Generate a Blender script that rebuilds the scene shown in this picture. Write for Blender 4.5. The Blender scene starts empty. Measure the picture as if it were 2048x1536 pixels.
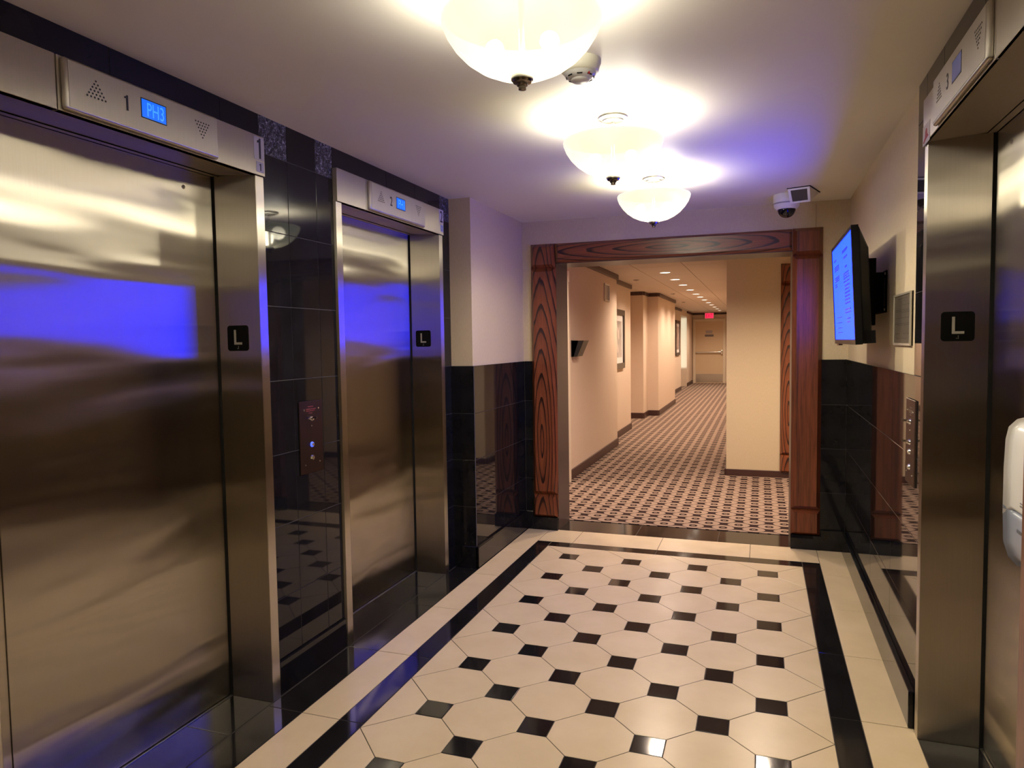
import bpy, bmesh, math, random
from mathutils import Vector, Matrix

random.seed(7)
S = bpy.context.scene
C = S.collection

# ------------------------------------------------------------------ camera
F_PX, YAW, PITCH, ROLL = 1424.47, -0.336616, -0.0577028, -0.0144969
CAM = Vector((1.24501, -4.70133, 1.48088))
def cam_axes():
    cy, sy, cp, sp = math.cos(YAW), math.sin(YAW), math.cos(PITCH), math.sin(PITCH)
    f = Vector((sy * cp, cy * cp, sp)); r = Vector((cy, -sy, 0)); u = r.cross(f)
    cr, sr = math.cos(ROLL), math.sin(ROLL)
    return cr * r + sr * u, -sr * r + cr * u, f
_r, _u, _f = cam_axes()
cd = bpy.data.cameras.new('camera'); cam = bpy.data.objects.new('camera', cd); C.objects.link(cam)
cd.sensor_width = 36.0; cd.lens = 36.0 * F_PX / 2048; cd.clip_start = 0.02
cam.matrix_world = Matrix(((_r.x, _u.x, -_f.x, CAM.x), (_r.y, _u.y, -_f.y, CAM.y), (_r.z, _u.z, -_f.z, CAM.z), (0, 0, 0, 1)))
S.camera = cam

# ------------------------------------------------------------------ world, exposure
w = bpy.data.worlds.new('world'); S.world = w; w.use_nodes = True
w.node_tree.nodes['Background'].inputs[0].default_value = (0.5, 0.45, 0.4, 1)
w.node_tree.nodes['Background'].inputs[1].default_value = 0.02
S.view_settings.view_transform = 'Standard'; S.view_settings.look = 'None'
S.view_settings.gamma = 1.0; S.view_settings.use_curve_mapping = False
S.view_settings.exposure = 0.22
S.cycles.use_denoising = True
S.cycles.max_bounces = 7; S.cycles.diffuse_bounces = 4; S.cycles.glossy_bounces = 5
S.cycles.use_adaptive_sampling = True; S.cycles.adaptive_threshold = 0.02
S.cycles.sample_clamp_indirect = 6.0
S.cycles.caustics_reflective = True; S.cycles.blur_glossy = 0.0

LAMP_W = 23.0          # bulbs in each bowl pendant, all round (W)
LAMP_DOWN = 215.0       # and below the bowl (W)
LAMP_COL = (1.0, 0.93, 0.76)
BOWL_E = 0.88          # glow of the frosted bowl
SCREEN = (0.02, 0.17, 14.0)
DOWN_W = 125.0          # corridor downlights (W)
DOWN_COL = (1.0, 0.79, 0.61)

# ------------------------------------------------------------------ material helpers
MATS = {}
def newmat(name):
    m = bpy.data.materials.new(name); m.use_nodes = True
    return m, m.node_tree, m.node_tree.nodes['Principled BSDF']
def N(nt, t, **kw):
    n = nt.nodes.new(t)
    for k, v in kw.items(): setattr(n, k, v)
    return n
def plain(name, col, rough=0.5, metal=0.0, spec=0.5, emis=None, estr=0.0, coat=0.0):
    if name in MATS: return MATS[name]
    m, nt, b = newmat(name)
    b.inputs['Base Color'].default_value = (*col, 1); b.inputs['Roughness'].default_value = rough
    b.inputs['Metallic'].default_value = metal; b.inputs['Specular IOR Level'].default_value = spec
    if emis: b.inputs['Emission Color'].default_value = (*emis, 1); b.inputs['Emission Strength'].default_value = estr
    b.inputs['Coat Weight'].default_value = coat
    MATS[name] = m; return m
def math_node(nt, op, a, b=None, c=None):
    n = N(nt, 'ShaderNodeMath', operation=op)
    for i, v in enumerate((a, b, c)):
        if v is None: continue
        if isinstance(v, (int, float)): n.inputs[i].default_value = v
        else: nt.links.new(v, n.inputs[i])
    return n.outputs[0]
def ramp(nt, fac, stops):
    n = N(nt, 'ShaderNodeValToRGB'); nt.links.new(fac, n.inputs[0])
    e = n.color_ramp.elements
    while len(e) < len(stops): e.new(0.5)
    for el, (p, c) in zip(e, stops): el.position = p; el.color = (*c, 1) if len(c) == 3 else c
    return n.outputs[0]
def mixcol(nt, fac, a, b, mode='MIX'):
    n = N(nt, 'ShaderNodeMix', data_type='RGBA', blend_type=mode)
    for i, v in ((0, fac), (6, a), (7, b)):
        if isinstance(v, (int, float)): n.inputs[i].default_value = v
        elif isinstance(v, tuple): n.inputs[i].default_value = (*v, 1)
        else: nt.links.new(v, n.inputs[i])
    return n.outputs[2]
def coords(nt, kind='Object', scale=(1, 1, 1), loc=(0, 0, 0)):
    tc = N(nt, 'ShaderNodeTexCoord'); mp = N(nt, 'ShaderNodeMapping')
    mp.inputs['Scale'].default_value = scale; mp.inputs['Location'].default_value = loc
    if kind == 'World':
        g = N(nt, 'ShaderNodeNewGeometry'); nt.links.new(g.outputs['Position'], mp.inputs[0])
    else: nt.links.new(tc.outputs[kind], mp.inputs[0])
    return mp.outputs[0]
def noise(nt, vec, scale, detail=3.0, rough=0.5, dist=0.0):
    n = N(nt, 'ShaderNodeTexNoise'); nt.links.new(vec, n.inputs['Vector'])
    n.inputs['Scale'].default_value = scale; n.inputs['Detail'].default_value = detail
    n.inputs['Roughness'].default_value = rough; n.inputs['Distortion'].default_value = dist
    return n.outputs[0]
def bump(nt, b, h, strength, dist=0.01):
    n = N(nt, 'ShaderNodeBump'); n.inputs['Strength'].default_value = strength; n.inputs['Distance'].default_value = dist
    nt.links.new(h, n.inputs['Height']); nt.links.new(n.outputs[0], b.inputs['Normal'])

def steel(name, along, wave=0.0, fine=0.022, wide=0.42, col=(0.60, 0.56, 0.50), wfreq=1.6):
    """brushed steel: sharp along the grain (vector), spread across it"""
    m, nt, b = newmat(name); nt.nodes.remove(b)
    g = N(nt, 'ShaderNodeBsdfAnisotropic', distribution='GGX')
    al = math.sqrt(fine * wide)
    g.inputs['Roughness'].default_value = math.sqrt(al); g.inputs['Anisotropy'].default_value = 1 - fine / al
    t = N(nt, 'ShaderNodeCombineXYZ')
    for i in range(3): t.inputs[i].default_value = along[i]
    nt.links.new(t.outputs[0], g.inputs['Tangent'])
    v = coords(nt, 'World', (60, 60, 1.2)); n = noise(nt, v, 4.0, 4.0)
    nt.links.new(ramp(nt, n, [(0.3, tuple(c * 0.975 for c in col)), (0.7, tuple(min(1, c * 1.025) for c in col))]), g.inputs['Color'])
    if wave:
        v2 = coords(nt, 'World', (0.8, 0.5, 2.6)); h = noise(nt, v2, wfreq, 1.5, 0.45, 0.3)
        bump(nt, g, h, 1.0, wave)
    nt.links.new(g.outputs[0], nt.nodes['Material Output'].inputs['Surface'])
    MATS[name] = m; return m
UP = (0, 0, 1)
STEEL_Y = steel('brushed_steel', UP, fine=0.03)
STEEL_SOF = steel('brushed_soffit_steel', (1, 0, 0), fine=0.045, wide=0.34)
STEEL_DOOR = steel('brushed_door_steel', UP, wave=0.014, fine=0.014, wide=0.40)
STEEL_X = steel('brushed_jamb_steel', UP, wave=0.008, col=(0.50, 0.455, 0.40))
STEEL_EDGE = steel('bright_casing_steel', UP, fine=0.02, wide=0.36, col=(0.70, 0.66, 0.60))
STEEL_PANEL = steel('satin_panel_steel', UP, fine=0.10, wide=0.40, col=(0.58, 0.545, 0.50))
CHROME = plain('polished_chrome', (0.75, 0.75, 0.76), 0.12, 1.0)
PLATE = steel('call_plate_steel', UP, fine=0.06, wide=0.25, col=(0.15, 0.115, 0.115))
PLATE2 = steel('call_plate_reflection_steel', UP, fine=0.08, wide=0.3, col=(0.36, 0.29, 0.25))  # plate steel with a lighter colour standing in for its reflections

def tile_mat(name, lo, hi, rough, spec=0.5, nscale=6.0, var=0.05, rb=0.0):
    m, nt, b = newmat(name)
    v = coords(nt, 'World'); n = noise(nt, v, nscale, 5.0, 0.55)
    c = ramp(nt, n, [(0.3, lo), (0.7, hi)])
    oi = N(nt, 'ShaderNodeObjectInfo')
    k = math_node(nt, 'MULTIPLY_ADD', oi.outputs['Random'], 2 * var, 1 - var)
    hsv = N(nt, 'ShaderNodeHueSaturation'); nt.links.new(c, hsv.inputs['Color']); nt.links.new(k, hsv.inputs['Value'])
    nt.links.new(hsv.outputs[0], b.inputs['Base Color'])
    b.inputs['Roughness'].default_value = rough; b.inputs['Specular IOR Level'].default_value = spec
    MATS[name] = m; return m
CREAM = tile_mat('cream_stone', (0.65, 0.515, 0.335), (0.72, 0.58, 0.395), 0.26, 0.35, 5.0, 0.025)
BLACK = tile_mat('black_polished_stone', (0.006, 0.006, 0.007), (0.011, 0.011, 0.014), 0.035, 0.30, 9.0, 0.1)
BLACKF = tile_mat('black_floor_stone', (0.008, 0.0075, 0.008), (0.013, 0.012, 0.013), 0.085, 0.45, 9.0, 0.1)
GROUT = plain('dark_grout', (0.045, 0.036, 0.028), 0.8)
GROUTW = plain('wall_grout', (0.09, 0.085, 0.09), 0.8)

def speckle():
    m, nt, b = newmat('speckled_granite')
    v = coords(nt, 'World'); n = noise(nt, v, 70, 6.0, 0.7)
    vo = N(nt, 'ShaderNodeTexVoronoi'); nt.links.new(v, vo.inputs['Vector']); vo.inputs['Scale'].default_value = 130
    f = math_node(nt, 'ADD', n, math_node(nt, 'MULTIPLY', vo.outputs['Distance'], 0.25))
    nt.links.new(ramp(nt, f, [(0.55, (0.012, 0.012, 0.018)), (0.72, (0.11, 0.11, 0.14)), (0.85, (0.42, 0.42, 0.48))]), b.inputs['Base Color'])
    b.inputs['Roughness'].default_value = 0.25
    return m
SPECK = speckle()

def wallpaper(name, lo, hi):
    m, nt, b = newmat(name)
    v = coords(nt, 'World', (30, 30, 4)); n = noise(nt, v, 9.0, 5.0, 0.65)
    v2 = coords(nt, 'World', (8, 8, 60)); n2 = noise(nt, v2, 9.0, 4.0, 0.6)
    h = math_node(nt, 'ADD', n, math_node(nt, 'MULTIPLY', n2, 0.6))
    nt.links.new(ramp(nt, h, [(0.55, lo), (1.0, hi)]), b.inputs['Base Color'])
    b.inputs['Roughness'].default_value = 0.75; b.inputs['Specular IOR Level'].default_value = 0.25
    bump(nt, b, h, 0.25, 0.002)
    MATS[name] = m; return m
PAPER = wallpaper('woven_wallpaper', (0.53, 0.43, 0.285), (0.62, 0.515, 0.36))
PAPER2 = wallpaper('corridor_wallpaper', (0.61, 0.465, 0.355), (0.69, 0.535, 0.42))
CEIL = plain('ceiling_paint', (0.72, 0.68, 0.61), 0.55, spec=0.35)
CEIL2 = plain('corridor_ceiling_paint', (0.60, 0.50, 0.43), 0.8)
WHITE = plain('white_plastic', (0.80, 0.79, 0.76), 0.35)
OFFWHITE = plain('cream_painted_frame', (0.72, 0.60, 0.45), 0.45)
DOORPAINT = plain('beige_door_paint', (0.66, 0.49, 0.32), 0.4)
BLKP = plain('black_plastic', (0.005, 0.005, 0.006), 0.35, spec=0.2)
BLKM = plain('matte_black', (0.002, 0.002, 0.002), 0.6, spec=0.08)
INK = plain('black_ink', (0.006, 0.005, 0.006), 0.5)
DARK = plain('dark_void', (0.002, 0.002, 0.002), 0.9)
BROWNB = plain('dark_brown_baseboard', (0.055, 0.022, 0.018), 0.4)
BRONZE = plain('bronze_painted_metal', (0.065, 0.042, 0.034), 0.33, spec=0.3)
GREYSIL = plain('satin_nickel', (0.62, 0.60, 0.56), 0.28, 1.0)
DKNICK = plain('dark_nickel', (0.20, 0.17, 0.14), 0.25, 1.0)

def wood(name, along, ex=(0, 0, 0), sc=None, plainsawn=True):
    m, nt, b = newmat(name)
    sc = sc or {'z': (7.0, 5.0, 0.85), 'x': (0.75, 5.0, 8.0)}[along]
    v = coords(nt, 'Object', sc, ex)
    wv = N(nt, 'ShaderNodeTexWave', wave_type='RINGS', rings_direction='Y', wave_profile='SAW')
    nt.links.new(v, wv.inputs['Vector']); wv.inputs['Scale'].default_value = 2.1
    wv.inputs['Distortion'].default_value = 5.5; wv.inputs['Detail'].default_value = 3.0; wv.inputs['Detail Scale'].default_value = 0.55
    fs = {'z': (260, 260, 7), 'x': (7, 260, 260)}[along]
    fn = noise(nt, coords(nt, 'Object', fs), 1.0, 3.0, 0.6)
    c1 = ramp(nt, wv.outputs[1], [(0.0, (0.25, 0.070, 0.026)), (0.68, (0.195, 0.053, 0.020)), (0.82, (0.030, 0.009, 0.006)), (0.96, (0.020, 0.006, 0.005)), (1.0, (0.24, 0.066, 0.025))])
    if not plainsawn:      # straight, fine grain with only faint figure
        sn = noise(nt, coords(nt, 'Object', (26, 26, 0.9), ex), 1.6, 4.0, 0.65, 0.5)
        c1 = ramp(nt, sn, [(0.30, (0.045, 0.013, 0.008)), (0.42, (0.14, 0.038, 0.016)), (0.62, (0.215, 0.058, 0.023)), (0.75, (0.16, 0.043, 0.018))])
    c2 = ramp(nt, fn, [(0.35, (0.45, 0.42, 0.40)), (0.55, (1, 1, 1))])
    nt.links.new(mixcol(nt, 0.75, c1, c2, 'MULTIPLY'), b.inputs['Base Color'])
    b.inputs['Roughness'].default_value = 0.3; b.inputs['Coat Weight'].default_value = 0.25; b.inputs['Coat Roughness'].default_value = 0.2
    MATS[name] = m; return m
WOODZ = wood('red_oak_upright', 'z', (0.1, 0, 0.4))
WOODZ2 = wood('red_oak_upright_plain', 'z', (1.3, 0, 0.25), plainsawn=False)
WOODX = wood('red_oak_beam', 'x', (0.0, 0, 0.0))

def carpet():
    m, nt, b = newmat('patterned_carpet')
    g = N(nt, 'ShaderNodeNewGeometry'); sp = N(nt, 'ShaderNodeSeparateXYZ'); nt.links.new(g.outputs['Position'], sp.inputs[0])
    u = math_node(nt, 'DIVIDE', sp.outputs[0], 0.1145); vv = math_node(nt, 'DIVIDE', math_node(nt, 'SUBTRACT', sp.outputs[1], 0.03), 0.1155)
    u = math_node(nt, 'ADD', u, 0.53)
    cu = math_node(nt, 'COSINE', math_node(nt, 'MULTIPLY', u, math.pi)); cv = math_node(nt, 'COSINE', math_node(nt, 'MULTIPLY', vv, math.pi))
    s = math_node(nt, 'ABSOLUTE', math_node(nt, 'ADD', cu, cv))
    net = math_node(nt, 'LESS_THAN', s, math_node(nt, 'MULTIPLY_ADD', math_node(nt, 'MULTIPLY', cu, cu), 0.42, 0.13))
    # round motif where cu*cv is near 1, with a light eye
    p = math_node(nt, 'MULTIPLY', cu, cv)
    ring = math_node(nt, 'MULTIPLY', math_node(nt, 'GREATER_THAN', p, 0.62), math_node(nt, 'LESS_THAN', p, 0.93))
    core = math_node(nt, 'GREATER_THAN', p, 0.985)
    # star on the crossings
    star = math_node(nt, 'LESS_THAN', math_node(nt, 'ADD', math_node(nt, 'MULTIPLY', s, 0.8), math_node(nt, 'ADD', p, 1.0)), 0.55)
    d = math_node(nt, 'MAXIMUM', math_node(nt, 'MAXIMUM', net, star), math_node(nt, 'MAXIMUM', ring, core))
    fz = noise(nt, coords(nt, 'World'), 380, 2.0, 0.6)
    lo = ramp(nt, fz, [(0.3, (0.25, 0.172, 0.128)), (0.7, (0.36, 0.255, 0.195))])
    nt.links.new(mixcol(nt, d, lo, (0.030, 0.016, 0.015)), b.inputs['Base Color'])
    b.inputs['Roughness'].default_value = 0.95; b.inputs['Specular IOR Level'].default_value = 0.1
    return m
CARPET = carpet()

# ------------------------------------------------------------------ mesh helpers
def mesh(name, verts, faces, mat, smooth=False):
    me = bpy.data.meshes.new(name); me.from_pydata([tuple(v) for v in verts], [], faces); me.update()
    for mm in (mat if isinstance(mat, (list, tuple)) else [mat]): me.materials.append(mm)
    if smooth:
        for p in me.polygons: p.use_smooth = True
    return me
def link(name, me, parent=None, loc=(0, 0, 0), rot=(0, 0, 0)):
    o = bpy.data.objects.new(name, me); C.objects.link(o)
    o.location = loc; o.rotation_euler = rot
    if parent: o.parent = parent
    return o
def tag(o, label=None, cat=None, group=None, kind=None):
    if label: o['label'] = label
    if cat: o['category'] = cat
    if group: o['group'] = group
    if kind: o['kind'] = kind
    return o
def thing(name, label, cat, loc=(0, 0, 0), rotz=0.0, group=None, kind=None):
    o = bpy.data.objects.new(name, None); C.objects.link(o); o.location = loc; o.rotation_euler = (0, 0, rotz)
    o.empty_display_size = 0.05
    return tag(o, label, cat, group, kind)
class MB:
    def __init__(s): s.v = []; s.f = []
    def add(s, vs, fs):
        b = len(s.v); s.v += [tuple(v) for v in vs]; s.f += [tuple(i + b for i in f) for f in fs]; return s
    def box(s, x0, x1, y0, y1, z0, z1):
        return s.add([(x0, y0, z0), (x1, y0, z0), (x1, y1, z0), (x0, y1, z0), (x0, y0, z1), (x1, y0, z1), (x1, y1, z1), (x0, y1, z1)],
                     [(0, 3, 2, 1), (4, 5, 6, 7), (0, 1, 5, 4), (1, 2, 6, 5), (2, 3, 7, 6), (3, 0, 4, 7)])
    def tube(s, a, b, r, n=12, r2=None):
        a = Vector(a); b = Vector(b); r2 = r if r2 is None else r2
        d = (b - a).normalized(); x = d.orthogonal().normalized(); y = d.cross(x)
        vs = []
        for c, rr in ((a, r), (b, r2)):
            for i in range(n):
                t = 2 * math.pi * i / n; vs.append(c + rr * (math.cos(t) * x + math.sin(t) * y))
        fs = [(i, (i + 1) % n, n + (i + 1) % n, n + i) for i in range(n)] + [tuple(range(n - 1, -1, -1)), tuple(range(n, 2 * n))]
        return s.add(vs, fs)
    def lathe(s, prof, n=40, cx=0, cy=0):
        vs = []; fs = []; k = len(prof)
        for i in range(n):
            t = 2 * math.pi * i / n
            for r, z in prof: vs.append((cx + r * math.cos(t), cy + r * math.sin(t), z))
        for i in range(n):
            j = (i + 1) % n
            for q in range(k - 1): fs.append((i * k + q, j * k + q, j * k + q + 1, i * k + q + 1))
        return s.add(vs, fs)
    def build(s, name, mat, parent=None, loc=(0, 0, 0), rot=(0, 0, 0), smooth=False, bevel=0.0, seg=2):
        me = mesh(name, s.v, s.f, mat)
        bm = bmesh.new(); bm.from_mesh(me)
        if bevel:
            es = [e for e in bm.edges if e.is_manifold and e.calc_face_angle(0) > 0.6]
            bmesh.ops.bevel(bm, geom=es, offset=bevel, segments=seg, profile=0.5, affect='EDGES', clamp_overlap=True)
        bmesh.ops.recalc_face_normals(bm, faces=bm.faces)
        bm.to_mesh(me); bm.free()
        if smooth:
            for p in me.polygons: p.use_smooth = True
            me.set_sharp_from_angle(angle=0.7)
        return link(name, me, parent, loc, rot)
def box(name, mat, x0, x1, y0, y1, z0, z1, parent=None, bevel=0.0, seg=2):
    """box with its origin at its base centre (world coordinates in, parent at world origin or offset)"""
    cx, cy = (x0 + x1) / 2, (y0 + y1) / 2
    off = parent_loc(parent)
    o = MB().box(x0 - cx, x1 - cx, y0 - cy, y1 - cy, 0, z1 - z0).build(name, mat, parent, (cx - off.x, cy - off.y, z0 - off.z), bevel=bevel, seg=seg)
    return o
def parent_loc(p):
    v = Vector((0, 0, 0))
    while p: v += p.location; p = p.parent
    return v
def prism_tile(poly, th, ch=0.0012):
    """tile slab from a convex outline: bottom, side, chamfer, top"""
    n = len(poly); cx = sum(p[0] for p in poly) / n; cy = sum(p[1] for p in poly) / n
    out = []
    for i in range(n):
        a, b_, c = Vector(poly[i - 1]), Vector(poly[i]), Vector(poly[(i + 1) % n])
        d1 = (b_ - a).normalized(); d2 = (c - b_).normalized()
        n1 = Vector((-d1.y, d1.x)); n2 = Vector((-d2.y, d2.x))
        k = (n1 + n2); k = k / max(1e-6, k.dot(n1)) if k.length > 1e-6 else n1
        out.append((b_.x + k.x * ch, b_.y + k.y * ch))
    vs = [(x, y, -th) for x, y in poly] + [(x, y, -ch * 0.5) for x, y in poly] + [(x, y, 0) for x, y in out]
    fs = [tuple(range(n - 1, -1, -1))]
    for k in (0, 1):
        for i in range(n):
            j = (i + 1) % n; fs.append((k * n + i, k * n + j, (k + 1) * n + j, (k + 1) * n + i))
    fs.append(tuple(range(2 * n, 3 * n)))
    return vs, fs
def inset(poly, g):
    n = len(poly); out = []
    for i in range(n):
        a, b_, c = Vector(poly[i - 1]), Vector(poly[i]), Vector(poly[(i + 1) % n])
        d1 = (b_ - a).normalized(); d2 = (c - b_).normalized()
        n1 = Vector((-d1.y, d1.x)); n2 = Vector((-d2.y, d2.x)); k = n1 + n2
        k = k / max(1e-6, k.dot(n1)); out.append((b_.x + k.x * g, b_.y + k.y * g))
    return out
def text_mesh(body, size, mat, depth=0.0008):
    cu = bpy.data.curves.new('txt', 'FONT'); cu.body = body; cu.size = size; cu.extrude = depth
    cu.align_x = 'CENTER'; cu.align_y = 'CENTER'
    ob = bpy.data.objects.new('txt', cu); C.objects.link(ob)
    dg = bpy.context.evaluated_depsgraph_get(); me = bpy.data.meshes.new_from_object(ob.evaluated_get(dg))
    bpy.data.objects.remove(ob); bpy.data.curves.remove(cu)
    me.materials.clear(); me.materials.append(mat)
    return me
def figure_one(wd, ht, mat, depth=0.0008):
    """a plain sans figure 1 with a flag"""
    st = wd * 0.52; x1 = wd / 2; x0 = x1 - st; t = ht / 2
    o = [(x0, -t), (x1, -t), (x1, t), (x1 - st * 0.75, t), (x0 - 0.05 * wd, t - 0.09 * ht), (-wd / 2, t - 0.13 * ht), (-wd / 2, t - 0.24 * ht), (x0, t - 0.21 * ht)]
    n = len(o)
    return mesh('number', [(x, y, depth) for x, y in o] + [(x, y, -depth) for x, y in o], [tuple(range(n)), tuple(range(2 * n - 1, n - 1, -1))] + [(i, n + i, n + (i + 1) % n, (i + 1) % n) for i in range(n)], mat)
def digit(txt, wd, ht, mat, depth=0.0008):
    return figure_one(wd, ht, mat, depth) if txt == '1' else fit(text_mesh(txt, 0.05, mat, depth), wd, ht)
def fit(me, wd, ht):
    """scale a text mesh to a width and height, centred on its origin"""
    xs = [v.co.x for v in me.vertices]; ys = [v.co.y for v in me.vertices]
    cx, cy = (min(xs) + max(xs)) / 2, (min(ys) + max(ys)) / 2
    sx, sy = wd / (max(xs) - min(xs)), ht / (max(ys) - min(ys))
    for v in me.vertices: v.co.x = (v.co.x - cx) * sx; v.co.y = (v.co.y - cy) * sy
    return me
H = math.pi / 2
FACE_PX = (H, 0, H)      # local XY plane turned to face +X (reads left to right)
FACE_NX = (H, 0, -H)     # faces -X
FACE_NY = (H, 0, 0)      # faces -Y

# ------------------------------------------------------------------ dimensions
A = 0.431
ZC = 2.42
XL, XLT = -0.6815, -0.68         # left backing, left tile face
XR, XRT = 1.81, 1.80
DL, DR = -0.88, 2.005          # elevator door planes
YF = 0.66                      # far wall
OPEN_H = 2.165
EL = {1: (-3.412, -2.312), 2: (-1.69, -0.59), 3: (-2.91, -1.81)}
CW = 0.05                      # casing width
ROWS = [0.145, 0.405, 0.715, 1.022, 1.335, 1.648, 1.957, 2.27, ZC]

# ------------------------------------------------------------------ floor
floor = MB().box(-1.0, 2.1, -8.0, 0.99, -0.12, -0.0015).build('floor', GROUT)
tag(floor, 'polished lobby floor of cream octagons with small black squares and a black border', 'floor', kind='structure')
G = 0.0017
def floor_poly(name, poly, mat):
    cx = sum(p[0] for p in poly) / len(poly); cy = sum(p[1] for p in poly) / len(poly)
    loc = [(x - cx, y - cy) for x, y in poly]
    vs, fs = prism_tile(inset(loc, G), 0.01)
    return link(name, mesh(name, vs, fs, mat), floor, (cx, cy, 0.0))
def frect(name, x0, x1, y0, y1, mat): return floor_poly(name, [(x0, y0), (x1, y0), (x1, y1), (x0, y1)], mat)
SQ = 0.118 / 2                 # half side of a black square
NR = 9                         # rows of the field towards the near end
X0, X1 = -0.5 * A, 3.5 * A
Y1f, Y0f = 0.5 * A, -(NR - 0.5) * A
sq_vs, sq_fs = prism_tile(inset([(-SQ, -SQ), (SQ, -SQ), (SQ, SQ), (-SQ, SQ)], G), 0.01)
SQM = mesh('square_tile', sq_vs, sq_fs, BLACKF)
h = A / 2
octo = [(h - SQ, -SQ), (h - SQ, SQ), (SQ, h - SQ), (-SQ, h - SQ), (-h + SQ, SQ), (-h + SQ, -SQ), (-SQ, -h + SQ), (SQ, -h + SQ)]
ov, of = prism_tile(inset(octo, G), 0.01)
OCM = mesh('octagon_tile', ov, of, CREAM)
def is_sq(i2, j2): return (i2 % 2) == (j2 % 2) and 0 <= i2 <= 6 and 0 <= j2 <= 2 * (NR - 1)
for j2 in range(0, 2 * NR - 1):
    for i2 in range(0, 7):
        if is_sq(i2, j2): link('square_tile', SQM, floor, (i2 * A / 2, -j2 * A / 2, 0))
def clip(poly, axis, val, keep_less):
    out = []
    for i in range(len(poly)):
        p, q = poly[i], poly[(i + 1) % len(poly)]
        ip = (p[axis] <= val + 1e-9) if keep_less else (p[axis] >= val - 1e-9)
        iq = (q[axis] <= val + 1e-9) if keep_less else (q[axis] >= val - 1e-9)
        if ip: out.append(p)
        if ip != iq:
            t = (val - p[axis]) / (q[axis] - p[axis]); out.append((p[0] + t * (q[0] - p[0]), p[1] + t * (q[1] - p[1])))
    res = []
    for p in out:
        if not res or (Vector(p) - Vector(res[-1])).length > 1e-4: res.append(p)
    if len(res) > 2 and (Vector(res[0]) - Vector(res[-1])).length < 1e-4: res.pop()
    return res
# big cream pieces sit between the squares (lattice points of odd parity), cut by the field's edge
for j2 in range(-1, 2 * NR):
    for i2 in range(-1, 8):
        if (i2 % 2) == (j2 % 2): continue
        cx, cy = i2 * A / 2, -j2 * A / 2
        full = all(is_sq(i2 + a, j2 + b) for a, b in ((1, 0), (-1, 0), (0, 1), (0, -1)))
        if full: link('octagon_tile', OCM, floor, (cx, cy, 0)); continue
        poly = []
        for (dx, dy) in ((1, 0), (0, 1), (-1, 0), (0, -1)):
            if is_sq(i2 + dx, j2 - dy):
                if dx: poly += [(cx + dx * (h - SQ), cy - dx * SQ), (cx + dx * (h - SQ), cy + dx * SQ)]
                else: poly += [(cx + dy * SQ, cy + dy * (h - SQ)), (cx - dy * SQ, cy + dy * (h - SQ))]
            else: poly.append((cx + dx * h, cy + dy * h))
        for ax, val, less in ((0, X0, False), (0, X1, True), (1, Y0f, False), (1, Y1f, True)):
            if poly: poly = clip(poly, ax, val, less)
        if len(poly) >= 3:
            ar = 0.5 * abs(sum(poly[i][0] * poly[(i + 1) % len(poly)][1] - poly[(i + 1) % len(poly)][0] * poly[i][1] for i in range(len(poly))))
            if ar > 0.002: floor_poly('octagon_tile', poly, CREAM)
BW = 0.11
JY = [0.085 - 0.607 * k for k in range(7)]
JY = [y for y in JY if y > Y0f - BW]
def strips(x0, x1, mat, name, ylo, yhi):
    ys = [ylo] + sorted(y for y in JY if ylo + 0.02 < y < yhi - 0.02) + [yhi]
    for a, b in zip(ys, ys[1:]): frect(name, x0, x1, a, b, mat)
strips(X0 - BW, X0, BLACKF, 'border_tile', Y0f - BW, Y1f + BW)
strips(X1, X1 + BW, BLACKF, 'border_tile', Y0f - BW, Y1f + BW)
xs = [X0, -0.06, 0.557, 1.18, X1]
for a, b in zip(xs, xs[1:]):
    frect('border_tile', a, b, Y1f, Y1f + BW, BLACKF); frect('border_tile', a, b, Y0f - BW, Y0f, BLACKF)
strips(-0.50, X0 - BW, CREAM, 'plank_tile', Y0f - BW, YF)
strips(X1 + BW, XRT, CREAM, 'plank_tile', Y0f - BW, YF)
xs = [X0 - BW, -0.06, 0.557, 1.18, X1 + BW]
for a, b in zip(xs, xs[1:]): frect('plank_tile', a, b, Y1f + BW, YF, CREAM)
strips(-0.665, -0.50, BLACKF, 'edge_tile', Y0f - BW, -0.40)
strips(-0.665 - 0.0, -0.50, BLACKF, 'edge_tile', -0.40, YF)
for k in (1, 2):
    y0, y1 = EL[k]
    ys = [y0, y1 - 0.80, y1 - 0.26, y1] if k == 1 else [y0, y0 + 0.52, y1 - 0.26, y1]
    for a, b in zip(ys, ys[1:]): frect('edge_tile', DL + 0.008, -0.665, a, b, BLACKF)
y0, y1 = EL[3]
for a, b in zip([y0, y0 + 0.5, y1], [y0 + 0.5, y1]): frect('edge_tile', 1.80, DR - 0.008, a, b, BLACKF)
for a, b in ((-0.255, 0.35), (0.35, 0.95), (0.95, 1.448)): frect('threshold_tile', a, b, YF, 0.985, BLACKF)
strips(-0.50, XRT, CREAM, 'plank_tile', -8.0, Y0f - BW)

# ------------------------------------------------------------------ ceiling
ceil = tag(MB().box(-1.0, 2.1, -8.0, 0.99, ZC, ZC + 0.1).build('ceiling', CEIL), 'plain off-white painted lobby ceiling above the elevators', 'ceiling', kind='structure')

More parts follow.
